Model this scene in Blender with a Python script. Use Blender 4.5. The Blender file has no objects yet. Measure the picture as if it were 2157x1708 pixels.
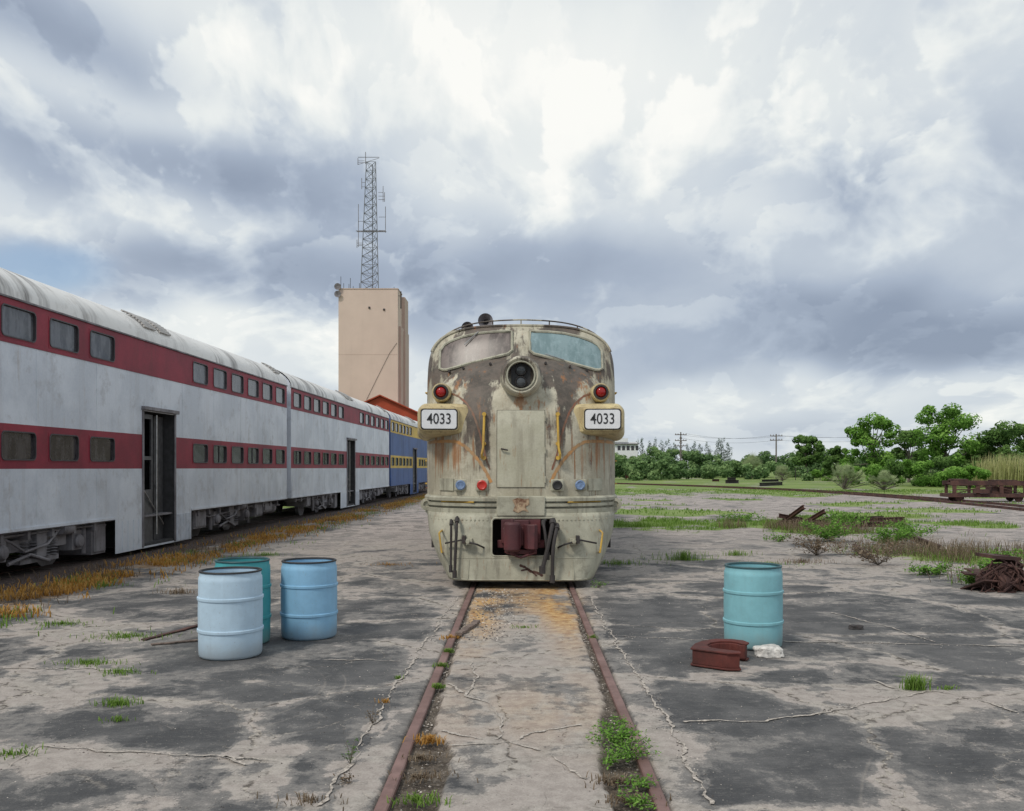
import bpy, bmesh, math, random
import numpy as np
from mathutils import Vector, Matrix, noise as mn
random.seed(7); rng=np.random.default_rng(7)
S=bpy.context.scene
F=1900.;CX=1100.;HY=985.;CH=1.83      # surveyed focal length, vanishing point, eye height
def W(px,py,d): return Vector(((px-CX)*d/F, d, CH+(HY-py)*d/F))
def G(px,py):
    d=F*CH/(py-HY); return ((px-CX)*d/F,d)
R=math.radians
# ------------------------------------------------------------------ node helpers
def N(t,typ,ins=None,**props):
    nd=t.nodes.new(typ)
    for k,v in props.items(): setattr(nd,k,v)
    for k,v in (ins or {}).items():
        s=nd.inputs[k]
        if isinstance(v,bpy.types.NodeSocket): t.links.new(v,s)
        else:
            if s.type=='RGBA' and hasattr(v,'__len__') and len(v)==3: v=(*v,1)
            s.default_value=v
    return nd
def MA(t,op,a,b=0.0,c=0.0,clamp=False):
    nd=N(t,'ShaderNodeMath',{0:a,1:b,2:c},operation=op); nd.use_clamp=clamp; return nd.outputs[0]
def VM(t,op,a,b=(0,0,0)):
    nd=N(t,'ShaderNodeVectorMath',{0:a,1:b},operation=op)
    return nd.outputs[1] if op in('DOT_PRODUCT','LENGTH') else nd.outputs[0]
def MX(t,f,a,b,bt='MIX'):
    nd=N(t,'ShaderNodeMix',data_type='RGBA',blend_type=bt)
    for i,v in((0,f),(6,a),(7,b)):
        s=nd.inputs[i]
        if isinstance(v,bpy.types.NodeSocket): t.links.new(v,s)
        else: s.default_value=(*v,1) if hasattr(v,'__len__') and len(v)==3 else v
    return nd.outputs[2]
def NZ(t,vec,sc,det=5,ro=.55,dist=0):
    return N(t,'ShaderNodeTexNoise',{'Vector':vec,'Scale':sc,'Detail':det,'Roughness':ro,'Distortion':dist}).outputs[0]
def SM(t,x,a,b,lo=0.,hi=1.):
    return N(t,'ShaderNodeMapRange',{'Value':x,1:a,2:b,3:lo,4:hi},interpolation_type='SMOOTHSTEP').outputs[0]
def RP(t,f,stops):
    nd=N(t,'ShaderNodeValToRGB',{0:f}); cr=nd.color_ramp
    while len(cr.elements)<len(stops): cr.elements.new(.5)
    for e,(p,c) in zip(cr.elements,stops): e.position=p; e.color=(*c,1)
    return nd.outputs[0]
def SCL(t,vec,s): return VM(t,'MULTIPLY',vec,s)
def newmat(name):
    m=bpy.data.materials.new(name); m.use_nodes=True; t=m.node_tree; t.nodes.clear()
    out=N(t,'ShaderNodeOutputMaterial'); return m,t,out
def princ(t,out,col,rough=.6,metal=0.,bump=None,bs=.3,bd=.01,spec=.5):
    p=N(t,'ShaderNodeBsdfPrincipled',{'Base Color':col,'Roughness':rough,'Metallic':metal,'Specular IOR Level':spec})
    if bump is not None:
        b=N(t,'ShaderNodeBump',{'Height':bump,'Strength':bs,'Distance':bd}); t.links.new(b.outputs[0],p.inputs['Normal'])
    t.links.new(p.outputs[0],out.inputs[0]); return p
def paint(name,base,base2=None,grime=(.05,.045,.04),g_amt=.5,streak=.5,rust=.2,rustc=(.22,.085,.035),rough=.55,metal=0,sc=1.,bump=.3,patch=.5,spec=.35):
    """weathered paint: tone variation, vertical streaks, grime and rust specks"""
    m,t,out=newmat(name)
    co=N(t,'ShaderNodeTexCoord').outputs['Object']
    if base2 is None: base2=tuple(c*.72 for c in base)
    a=NZ(t,co,1.3*sc,5,.6)
    col=MX(t,SM(t,a,.5-.3*patch,.5+.3*patch),base2,base)
    st=NZ(t,SCL(t,co,(5*sc,5*sc,.35*sc)),1.,5,.65)
    col=MX(t,MA(t,'MULTIPLY',SM(t,st,.5,.72),streak),col,grime)
    b=NZ(t,co,3.7*sc,7,.7)
    col=MX(t,MA(t,'MULTIPLY',SM(t,b,.52,.66),g_amt),col,tuple(.5*(x+y) for x,y in zip(grime,base2)))
    st2=NZ(t,SCL(t,co,(9*sc,9*sc,.8*sc)),1.3,6,.7)
    col=MX(t,MA(t,'MULTIPLY',SM(t,st2,.60,.68),rust),col,rustc)
    f=NZ(t,co,40*sc,3,.6)
    col=MX(t,.18,col,MX(t,f,(0,0,0),(1,1,1)),'OVERLAY')
    princ(t,out,col,rough,metal,MA(t,'ADD',a,MA(t,'MULTIPLY',f,.15)),bump,.02,spec)
    return m
def plain(name,c,rough=.6,metal=0,var=.25,sc=8,spec=.5):
    m,t,out=newmat(name)
    co=N(t,'ShaderNodeTexCoord').outputs['Object']
    n=NZ(t,co,sc,4,.6)
    princ(t,out,MX(t,SM(t,n,.3,.7),tuple(x*(1-var) for x in c),tuple(min(1,x*(1+var)) for x in c)),rough,metal,n,.15,.01,spec)
    return m
# ------------------------------------------------------------------ mesh helpers
class MB:
    def __init__(s): s.v=[];s.f=[];s.m=[]
    def add(s,vs,fs,mi=0):
        o=len(s.v); s.v+= [tuple(v) for v in vs]; s.f+=[tuple(i+o for i in f) for f in fs]; s.m+=[mi]*len(fs); return s
    def box(s,x0,x1,y0,y1,z0,z1,mi=0,M=None):
        vs=[Vector((x,y,z)) for z in(z0,z1) for y in(y0,y1) for x in(x0,x1)]
        if M is not None: vs=[M@v for v in vs]
        return s.add(vs,[(0,2,3,1),(4,5,7,6),(0,1,5,4),(2,6,7,3),(0,4,6,2),(1,3,7,5)],mi)
    def tube(s,pts,r,seg=8,mi=0,closed=False,cap=True):
        pts=[Vector(p) for p in pts]; n=len(pts); vs=[]; 
        for i,p in enumerate(pts):
            a=pts[(i-1)%n] if (closed or i>0) else p; b=pts[(i+1)%n] if (closed or i<n-1) else p
            d=(b-a).normalized() if (b-a).length>1e-9 else Vector((0,0,1))
            if i==0:
                up=Vector((0,0,1)) if abs(d.z)<.9 else Vector((1,0,0)); u=d.cross(up).normalized()
            else:
                u=(u-d*u.dot(d)); u=u.normalized() if u.length>1e-6 else d.orthogonal().normalized()
            w=d.cross(u); rr=r[i] if hasattr(r,'__len__') else r
            vs+=[p+u*rr*math.cos(2*math.pi*k/seg)+w*rr*math.sin(2*math.pi*k/seg) for k in range(seg)]
        fs=[]
        for i in range(n if closed else n-1):
            j=(i+1)%n
            for k in range(seg):
                l=(k+1)%seg; fs.append((i*seg+k,i*seg+l,j*seg+l,j*seg+k))
        if cap and not closed: fs+=[tuple(range(seg)),tuple(range((n-1)*seg,n*seg))]
        return s.add(vs,fs,mi)
    def lathe(s,prof,c=(0,0,0),axis='z',seg=32,mi=0):
        c=Vector(c); vs=[];n=len(prof)
        for r,h in prof:
            for k in range(seg):
                a=2*math.pi*k/seg; x,y=r*math.cos(a),r*math.sin(a)
                vs.append(c+ (Vector((x,y,h)) if axis=='z' else Vector((x,h,y)) if axis=='y' else Vector((h,x,y))))
        fs=[(i*seg+k,i*seg+(k+1)%seg,(i+1)*seg+(k+1)%seg,(i+1)*seg+k) for i in range(n-1) for k in range(seg)]
        return s.add(vs,fs,mi)
    def grid(s,rows,mi=0):
        nr=len(rows);nc=len(rows[0])
        return s.add([p for r in rows for p in r],[(i*nc+j,i*nc+j+1,(i+1)*nc+j+1,(i+1)*nc+j) for i in range(nr-1) for j in range(nc-1)],mi)
    def make(s,name,mats,parent=None,off=(0,0,0),loc=(0,0,0),rot=None,bevel=0,sharp=35,recalc=True,smooth=True):
        me=bpy.data.meshes.new(name); o=Vector(off)
        me.from_pydata([tuple(Vector(v)-o) for v in s.v],[],s.f)
        for m in (mats if isinstance(mats,(list,tuple)) else [mats]): me.materials.append(m)
        me.polygons.foreach_set('material_index',s.m)
        if recalc:
            bm=bmesh.new(); bm.from_mesh(me); bmesh.ops.remove_doubles(bm,verts=bm.verts,dist=1e-5)
            bmesh.ops.recalc_face_normals(bm,faces=bm.faces); bm.to_mesh(me); bm.free()
        if smooth:
            me.polygons.foreach_set('use_smooth',[True]*len(me.polygons)); me.set_sharp_from_angle(angle=R(sharp))
        ob=bpy.data.objects.new(name,me); S.collection.objects.link(ob)
        ob.location=loc
        if rot: ob.rotation_euler=rot
        if parent: ob.parent=parent
        if bevel:
            b=ob.modifiers.new('b','BEVEL'); b.width=bevel; b.segments=2; b.limit_method='ANGLE'
        return ob
def empty(name,loc,rot=(0,0,0)):
    e=bpy.data.objects.new(name,None); S.collection.objects.link(e); e.location=loc; e.rotation_euler=rot; e.empty_display_size=.3; return e
def tag(o,label,cat,group=None,kind=None):
    o['label']=label; o['category']=cat
    if group:o['group']=group
    if kind:o['kind']=kind
    return o
# ------------------------------------------------------------------ materials
def locomat():
    m,t,out=newmat('loco_paint'); co=N(t,'ShaderNodeTexCoord').outputs['Object']
    x,y,z=N(t,'ShaderNodeSeparateXYZ',{0:co}).outputs; xa=MA(t,'ABSOLUTE',x)
    a=NZ(t,co,1.1,6,.62); b=NZ(t,co,4.2,8,.72); f=NZ(t,co,38,3,.6)
    st=NZ(t,SCL(t,co,(5.5,3,.3)),1.,7,.68); st2=NZ(t,SCL(t,co,(12,8,.5)),1.,6,.7)
    def ga(v,c,w): q=MA(t,'DIVIDE',MA(t,'SUBTRACT',v,c),w); return MA(t,'EXPONENT',MA(t,'MULTIPLY',MA(t,'MULTIPLY',q,q),-1.))
    col=MX(t,SM(t,a,.38,.6),(.36,.33,.25),(.52,.49,.39))
    col=MX(t,MA(t,'MULTIPLY',SM(t,b,.49,.56),.35),col,(.28,.255,.195))
    m1=MA(t,'MULTIPLY',ga(xa,.68,.34),SM(t,z,1.3,2.6)); m2=MA(t,'MULTIPLY',SM(t,z,2.95,3.5),.45); m3=MA(t,'MULTIPLY',ga(z,3.5,.3),.45)
    mm=MA(t,'ADD',MA(t,'ADD',MA(t,'MULTIPLY',m1,1.0),m2),m3)
    s0=MA(t,'ADD',MA(t,'MULTIPLY',MA(t,'SUBTRACT',st,.5),3.6),MA(t,'MULTIPLY',MA(t,'SUBTRACT',b,.5),1.4))
    dk=SM(t,MA(t,'ADD',mm,s0),.42,.88)
    col=MX(t,MA(t,'MULTIPLY',dk,.9),col,MX(t,SM(t,b,.4,.6),(.034,.025,.023),(.105,.08,.068)))
    lo=MA(t,'MULTIPLY',SM(t,st2,.54,.62),.6); col=MX(t,MA(t,'MULTIPLY',lo,SM(t,z,3.,2.2,0.,1.)),col,(.13,.11,.085))
    r1=MA(t,'ADD',MA(t,'MULTIPLY',ga(xa,.0,.22),ga(z,2.85,.18)),MA(t,'MULTIPLY',ga(xa,1.15,.4),ga(z,2.05,.35)))
    r1=MA(t,'ADD',r1,MA(t,'MULTIPLY',ga(xa,.95,.3),MA(t,'MULTIPLY',ga(z,3.1,.35),.6)))
    rs=SM(t,MA(t,'ADD',MA(t,'MULTIPLY',r1,.15),st2),.60,.70)
    col=MX(t,MA(t,'MULTIPLY',rs,.75),col,(.32,.14,.05))
    rs2=SM(t,b,.64,.68); col=MX(t,MA(t,'MULTIPLY',rs2,.7),col,(.15,.065,.035))
    col=MX(t,.2,col,MX(t,f,(0,0,0),(1,1,1)),'OVERLAY')
    princ(t,out,col,.58,0,MA(t,'ADD',MA(t,'ADD',a,MA(t,'MULTIPLY',b,.3)),MA(t,'MULTIPLY',f,.15)),.3,.02,.35); return m
m_loco=locomat()
m_low=paint('loco_lower_paint',(.44,.43,.34),(.33,.32,.25),(.08,.065,.05),.5,.55,.5,(.24,.11,.05),rough=.6,bump=.25,patch=.35,sc=1.4)
m_door=paint('nose_door_paint',(.48,.465,.37),(.41,.395,.30),(.15,.12,.09),.4,.35,.5,(.27,.13,.05),rough=.5,patch=.4)
m_cream=paint('cream_paint',(.62,.52,.28),(.48,.39,.22),(.12,.09,.06),.6,.6,.5,sc=2)
m_yel=paint('yellow_rail_paint',(.62,.40,.07),(.48,.30,.07),(.1,.07,.04),.4,.3,.3)
m_orange=paint('faded_orange_stripe',(.50,.25,.09),(.40,.26,.14),(.16,.11,.07),.7,.6,.2,sc=3)
m_redstripe=paint('faded_red_stripe',(.26,.10,.06),(.2,.13,.09),(.08,.06,.04),.7,.6,.2,sc=3)
m_blk=plain('black_rubber',(.02,.02,.022),.6)
m_iron=paint('dark_iron',(.055,.05,.05),(.035,.03,.03),(.02,.02,.02),.4,.3,.4,(.12,.05,.03),.7)
m_greyiron=paint('grey_running_gear',(.26,.25,.27),(.14,.13,.14),(.03,.03,.03),.5,.4,.3,(.13,.06,.04),.7)
m_maroon=paint('coupler_maroon',(.16,.04,.045),(.08,.03,.035),(.02,.02,.02),.4,.2,.2)
m_rust=paint('rusted_steel',(.11,.055,.045),(.055,.03,.028),(.025,.018,.016),.6,.4,.4,(.18,.08,.04),.85,sc=2)
m_rustred=paint('rust_red_casting',(.12,.032,.026),(.07,.024,.02),(.035,.018,.018),.4,.2,.3,(.2,.07,.04),.8,sc=3)
m_railtop=paint('rusty_rail',(.24,.15,.135),(.14,.08,.07),(.06,.04,.035),.4,.1,.2,(.25,.12,.07),.6)
m_white=plain('white_plate',(.75,.76,.78),.4,var=.05)
m_red=plain('red_lens',(.3,.012,.012),.15,var=.1)
m_redp=plain('red_plug',(.5,.03,.02),.4,var=.2)
m_bluep=plain('blue_plug',(.16,.24,.4),.5,var=.3,sc=20)
m_lens=plain('lamp_glass',(.05,.055,.06),.08,var=.3)
m_chrome=plain('dull_metal',(.4,.4,.4),.35,.8)
m_emblem=paint('peeled_emblem',(.5,.38,.25),(.15,.07,.04),(.1,.05,.03),.8,.2,.5,sc=6)
m_vdoor=plain('door_dark_paint',(.08,.08,.085),.5)
def glassmat(name,a,b,rough=.12,spec=.6,zf=None):
    m,t,out=newmat(name); co=N(t,'ShaderNodeTexCoord').outputs['Object']
    n=NZ(t,SCL(t,co,(4,3,.9)),1.6,6,.65); n2=NZ(t,co,14,5,.7)
    col=MX(t,SM(t,n,.42,.6),a,b); col=MX(t,MA(t,'MULTIPLY',SM(t,n2,.5,.7),.35),col,tuple(x*1.5 for x in b))
    princ(t,out,col,MA(t,'ADD',rough,MA(t,'MULTIPLY',n,.2)),0,n,.03,.01,spec); return m
m_ws1=glassmat('windshield_brown',(.05,.038,.036),(.16,.13,.12),.25,.45)  # brown base colour carries dirt plus a dark reflection painted in
m_ws2=glassmat('windshield_blue',(.17,.25,.265),(.24,.33,.35),.2,.4)
m_win=glassmat('coach_window_glass',(.05,.053,.06),(.12,.125,.14),.06)
m_winl=glassmat('coach_window_dark_glass',(.02,.018,.022),(.06,.055,.06),.08)
m_cwhite=paint('coach_white',(.66,.70,.77),(.55,.59,.66),(.32,.30,.29),.6,.25,.3,(.38,.30,.23),.42,sc=.6,bump=.12,patch=.35)
m_cred=paint('coach_maroon',(.30,.04,.062),(.21,.032,.05),(.12,.04,.04),.35,.28,.12,(.2,.07,.06),.5,sc=.6,bump=.12,spec=.2)
m_cblue=paint('coach_blue',(.08,.14,.34),(.065,.11,.26),(.05,.06,.1),.3,.3,.1,rough=.5,sc=.5,spec=.2)
m_cyel=paint('coach_yellow',(.70,.48,.09),(.55,.38,.09),(.2,.13,.05),.3,.3,.1,rough=.5,sc=.5,spec=.2)
m_frame=plain('window_gasket',(.05,.045,.05),.5)
m_vent=plain('vent_metal',(.42,.4,.38),.5,.1)
m_dint=plain('dark_vestibule',(.045,.045,.048),.7)
def roofmat():
    m,t,out=newmat('coach_roof'); co=N(t,'ShaderNodeTexCoord').outputs['Object']
    n=NZ(t,SCL(t,co,(.25,1.9,.3)),1.,6,.68); n2=NZ(t,co,.3,4,.6); n3=NZ(t,co,5,6,.6)
    col=MX(t,MA(t,'MULTIPLY',SM(t,n,.44,.66),SM(t,n2,.40,.62)),(.74,.73,.71),(.10,.09,.085))
    col=MX(t,MA(t,'MULTIPLY',SM(t,n3,.5,.68),.3),col,(.36,.33,.3))
    princ(t,out,col,.45,.0,n,.06,.02,.4); return m
m_roof=roofmat()
# ------------------------------------------------------------------ WORLD
def build_world():
    w=bpy.data.worlds.new('World'); S.world=w; w.use_nodes=True; t=w.node_tree; t.nodes.clear()
    out=N(t,'ShaderNodeOutputWorld')
    sky=N(t,'ShaderNodeTexSky',sky_type='NISHITA'); sky.sun_disc=False; sky.sun_elevation=R(58); sky.sun_rotation=R(222)
    bg1=N(t,'ShaderNodeBackground',{0:sky.outputs[0],1:.13})
    d=N(t,'ShaderNodeTexCoord').outputs['Generated']
    x,y,z=N(t,'ShaderNodeSeparateXYZ',{0:d}).outputs
    zs=MA(t,'MULTIPLY',MA(t,'LOGARITHM',MA(t,'ADD',MA(t,'MAXIMUM',z,0.),.18),math.e),.52)
    P=N(t,'ShaderNodeCombineXYZ',{0:x,1:zs,2:0.}).outputs[0]
    def nz2(v,sc,det,ro,o=0): return N(t,'ShaderNodeTexNoise',{'Vector':v,'Scale':sc,'Detail':det,'Roughness':ro},noise_dimensions='2D').outputs[o]
    wn=nz2(P,3.0,3,.5,1)
    Pw=VM(t,'ADD',P,SCL(t,VM(t,'SUBTRACT',wn,(.5,.5,.5)),(.10,.10,0)))
    def dens(Q,vs=11.,ns=3.6):
        n=nz2(Q,ns,8,.54)
        v=N(t,'ShaderNodeTexVoronoi',{'Vector':Q,'Scale':vs,'Detail':3.5,'Roughness':.55,'Lacunarity':2.2},feature='F1',voronoi_dimensions='2D',normalize=True).outputs[0]
        return MA(t,'SUBTRACT',n,MA(t,'MULTIPLY',v,.40))
    def layer(off,vs,ns,th,up):
        Q=VM(t,'ADD',Pw,off); A=dens(Q,vs,ns); U=dens(VM(t,'ADD',Q,(-up*.35,up,0)),vs,ns)
        al=SM(t,A,th,th+.03)
        sh=SM(t,U,th-.06,th+.10,1.,0.)      # lit where no cloud lies above
        return al,sh,A
    a1,s1,A1=layer((5.1,.7,0),8.,2.7,.315,.06)
    a2,s2,A2=layer((3.7,1.9,0),15.,5.2,.335,.03)
    dv=VM(t,'ADD',d,SCL(t,VM(t,'SUBTRACT',wn,(.5,.5,.5)),(.22,0,.14)))
    blobs=[(110,60,330,95,-.46),(430,345,330,85,-.46),(60,250,200,60,-.12),(650,600,430,85,-.50),(1960,680,330,60,-.50),(1800,360,330,140,-.30),
     (1350,580,330,70,-.28),(1550,720,300,50,-.18),(700,440,250,60,-.15),
     (950,140,560,190,.22),(150,190,260,50,.18),(980,400,230,60,.18),(1540,450,120,110,.22),(520,730,330,45,.3),(250,460,350,45,.18),
     (2100,200,200,200,.15),(1650,560,200,50,.12),(1700,800,500,40,.12),(1350,200,320,140,.14),(1400,890,600,30,-.06)]
    acc=MA(t,'MULTIPLY',x,0.)
    for px,py,rx,ry,am in blobs:
        c=Vector(((px-CX)/F,1,(HY-py)/F)); L=c.length; c/=L
        q=SCL(t,VM(t,'SUBTRACT',dv,(c.x,0,c.z)),(F*L/rx,0,F*L/ry))
        e=MA(t,'EXPONENT',MA(t,'MULTIPLY',VM(t,'DOT_PRODUCT',q,q),-.8))
        acc=MA(t,'ADD',acc,MA(t,'MULTIPLY',e,am))
    B=MA(t,'ADD',.635,acc)
    B=MA(t,'ADD',B,MA(t,'MULTIPLY',MA(t,'SUBTRACT',A1,.32),.4))
    B=MA(t,'ADD',B,MA(t,'MULTIPLY',a1,MA(t,'MULTIPLY',MA(t,'SUBTRACT',s1,.42),.36)))
    B=MA(t,'ADD',B,MA(t,'MULTIPLY',a2,MA(t,'MULTIPLY',MA(t,'SUBTRACT',s2,.45),.17)))
    col=RP(t,B,[(0,(.26,.31,.40)),(.25,(.38,.44,.535)),(.5,(.58,.635,.69)),(.75,(.79,.82,.81)),(1,(.95,.945,.90))])
    bg2=N(t,'ShaderNodeBackground',{0:col,1:1.06})
    c=Vector(((20-CX)/F,1,(HY-560)/F)); c.normalize()
    q=SCL(t,VM(t,'SUBTRACT',dv,(c.x,0,c.z)),(9,0,26))
    gap=MA(t,'MULTIPLY',SM(t,MA(t,'EXPONENT',MA(t,'MULTIPLY',VM(t,'DOT_PRODUCT',q,q),-1.)),.3,.9),.75)
    gap=MA(t,'MULTIPLY',gap,SM(t,y,0,.2))
    mx=N(t,'ShaderNodeMixShader',{0:MA(t,'MAXIMUM',gap,.05),1:bg2.outputs[0],2:bg1.outputs[0]})
    t.links.new(mx.outputs[0],out.inputs[0])
    w.cycles.sampling_method='MANUAL'; w.cycles.sample_map_resolution=256
build_world()
sl=bpy.data.lights.new('sun','SUN'); sl.energy=1.5; sl.angle=R(10); sl.color=(1,.93,.83)
so=bpy.data.objects.new('sun',sl); S.collection.objects.link(so)
sd=Vector((-.42,-.5,.78)).normalized(); so.rotation_euler=sd.to_track_quat('Z','Y').to_euler()
sl.energy=1.9
# ------------------------------------------------------------------ CAMERA
cam=bpy.data.cameras.new('camera'); co=bpy.data.objects.new('camera',cam); S.collection.objects.link(co); S.camera=co
co.location=(0,0,CH); co.rotation_euler=(R(90),0,0)
cam.sensor_width=36; cam.lens=36*F/2157; cam.shift_x=-(CX-1078.5)/2157; cam.shift_y=(HY-854)/2157; cam.clip_end=3000; cam.clip_start=.05
S.view_settings.view_transform='Standard'; S.view_settings.look='None'; S.view_settings.exposure=0
# ------------------------------------------------------------------ GROUND
def ax(segs):
    o=[]
    for a,b,s in segs: o+=list(np.arange(a,b-1e-6,s))
    return o
xs=[-700,-400,-200,-120,-70,-45]+ax([(-30,-14,1.),(-14,-6,.25),(-6,-1.3,.07),(-1.3,1.3,.02),(1.3,6,.07),(6,16,.25),(16,30,1.),(30,60,3)])+[60,75,95,130,200,400,700]
ys=[-30,-10,0,2]+ax([(3,4.4,.1),(4.4,8,.03),(8,14,.045),(14,30,.2),(30,60,1),(60,130,3)])+[130,150,180,220,300,450,700,1100,1600]
X,Y=np.meshgrid(np.array(xs,float),np.array(ys,float))
def nz(X,Y,sc,seed=0,octv=3):
    out=np.zeros(X.size); xf=(X*sc).ravel(); yf=(Y*sc).ravel()
    for i in range(X.size): out[i]=mn.fractal((xf[i],yf[i],seed),1.0,2.0,octv)
    return out.reshape(X.shape)
def gs(X,Y,cx,cy,rx,ry): return np.exp(-((X-cx)/rx)**2-((Y-cy)/ry)**2)
def sst(v,a,b):
    t=np.clip((v-a)/(b-a),0,1); return t*t*(3-2*t)
n1=nz(X,Y,.9,1.3); n2=nz(X,Y,5.,4.1)
A=np.abs(X)
edgeL=np.interp(Y,[0,5.8,6.3,8.2,14],[.44,.45,.62,.66,.69]); edgeR=np.interp(Y,[0,5.5,7.0,9,14],[.47,.49,.63,.66,.69])
edge=np.where(X<0,edgeL,edgeR)+n2*.025+n1*.02
trench=sst(A,edge-.012,edge+.012)*(1-sst(A,.795,.805))*(Y<14.5)*(Y>-5)
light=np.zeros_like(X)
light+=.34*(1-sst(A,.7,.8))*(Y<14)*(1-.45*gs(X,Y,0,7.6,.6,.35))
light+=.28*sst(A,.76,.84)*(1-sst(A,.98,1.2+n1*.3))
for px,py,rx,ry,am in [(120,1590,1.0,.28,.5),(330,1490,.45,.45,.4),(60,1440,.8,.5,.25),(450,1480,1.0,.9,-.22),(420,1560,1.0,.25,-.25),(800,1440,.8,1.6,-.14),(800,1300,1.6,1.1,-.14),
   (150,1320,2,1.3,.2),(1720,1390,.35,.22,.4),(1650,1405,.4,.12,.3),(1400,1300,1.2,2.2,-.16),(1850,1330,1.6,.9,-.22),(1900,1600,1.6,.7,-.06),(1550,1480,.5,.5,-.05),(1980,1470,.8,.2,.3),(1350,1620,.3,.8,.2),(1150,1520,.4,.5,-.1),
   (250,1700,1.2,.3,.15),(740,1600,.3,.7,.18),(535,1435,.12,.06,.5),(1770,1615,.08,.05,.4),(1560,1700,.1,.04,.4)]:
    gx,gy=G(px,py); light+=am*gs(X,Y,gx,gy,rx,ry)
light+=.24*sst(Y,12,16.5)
side=X+6.9-.022*Y
ball=1-sst(side,-1.1,-.45)
ball*=sst(X+10.9-.022*Y,-.4,.4)
grass=np.zeros_like(X)
grass+=1.0*sst(Y+n1*6,52,68)*(X>1)
nb=nz(X,Y,.16,9.2); nc=nz(X,Y,.45,2.2)
mid=sst(Y,22,30)*(1-sst(Y,52,70))*(X>1.5)
grass+=mid*sst(nb+nc*.6+ .25*gs(X,Y,6,34,7,5)*2,.30,.52)
for gx,gy,rx,ry,am in [(9.3,25.5,2.2,1.4,1.),(8.5,19.3,1.8,2.4,.95),(10.5,17.5,1.6,1.8,.75),(7.4,14.2,1.0,1.0,.8),(6.5,37,5.,1.1,1),(4.5,44,5,1.6,1.),(14,33,3,.8,.6),(3,18,1.3,.35,.6),(13,29,3,.6,.5),(5.2,21.5,.7,.6,.5),(7,28,1.8,.6,.7)]:
    grass+=am*gs(X,Y,gx,gy,rx,ry)
grass+=(X<-10.7+.022*Y)*1.
grass+=(X<-6)*(Y>75)*1.
grass=np.clip(grass*(.75+.6*nc),0,1)
drystrip=gs(side,Y*0,-.35,0,.45,1)
rust=(.12+.88*sst(Y,8.2,11.5))*sst(Y,5,6.5)*(1-sst(Y,13.6,14.5))*np.clip(gs(A,Y*0,.52,0,.22,1)+.65*sst(Y,9.5,12.5)*gs(X,Y*0,.15,0,.5,1),0,1)+ .25*gs(X,Y,.1,6.8,.4,.8)
grav=sst(Y+n1*3,17,28)*.85*(X>-5.5)*(1-grass)
Z=np.zeros_like(X)
fineR=(Y<16)&(A<8)
Z+=-.03*trench+trench*n2*.012
Z+=np.where(fineR,n1*.006*sst(A,.9,2),0)
v=np.stack([X.ravel(),Y.ravel(),Z.ravel()],1)
ny,nx=X.shape
idx=np.arange(nx*ny).reshape(ny,nx)
fc=np.stack([idx[:-1,:-1].ravel(),idx[:-1,1:].ravel(),idx[1:,1:].ravel(),idx[1:,:-1].ravel()],1)
me=bpy.data.meshes.new('ground'); me.from_pydata(v.tolist(),[],fc.tolist())
def attr(me,name,a,b,c):
    at=me.attributes.new(name,'FLOAT_COLOR','POINT')
    at.data.foreach_set('color',np.stack([a.ravel(),b.ravel(),c.ravel(),np.ones(a.size)],1).ravel().astype(np.float32))
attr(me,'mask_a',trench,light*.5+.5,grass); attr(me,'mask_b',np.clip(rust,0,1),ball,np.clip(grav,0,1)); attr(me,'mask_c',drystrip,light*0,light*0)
me.polygons.foreach_set('use_smooth',[True]*len(me.polygons))
ground=bpy.data.objects.new('ground',me); S.collection.objects.link(ground)
tag(ground,'cracked weathered concrete yard with stains and grass patches','ground',kind='structure')
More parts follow.
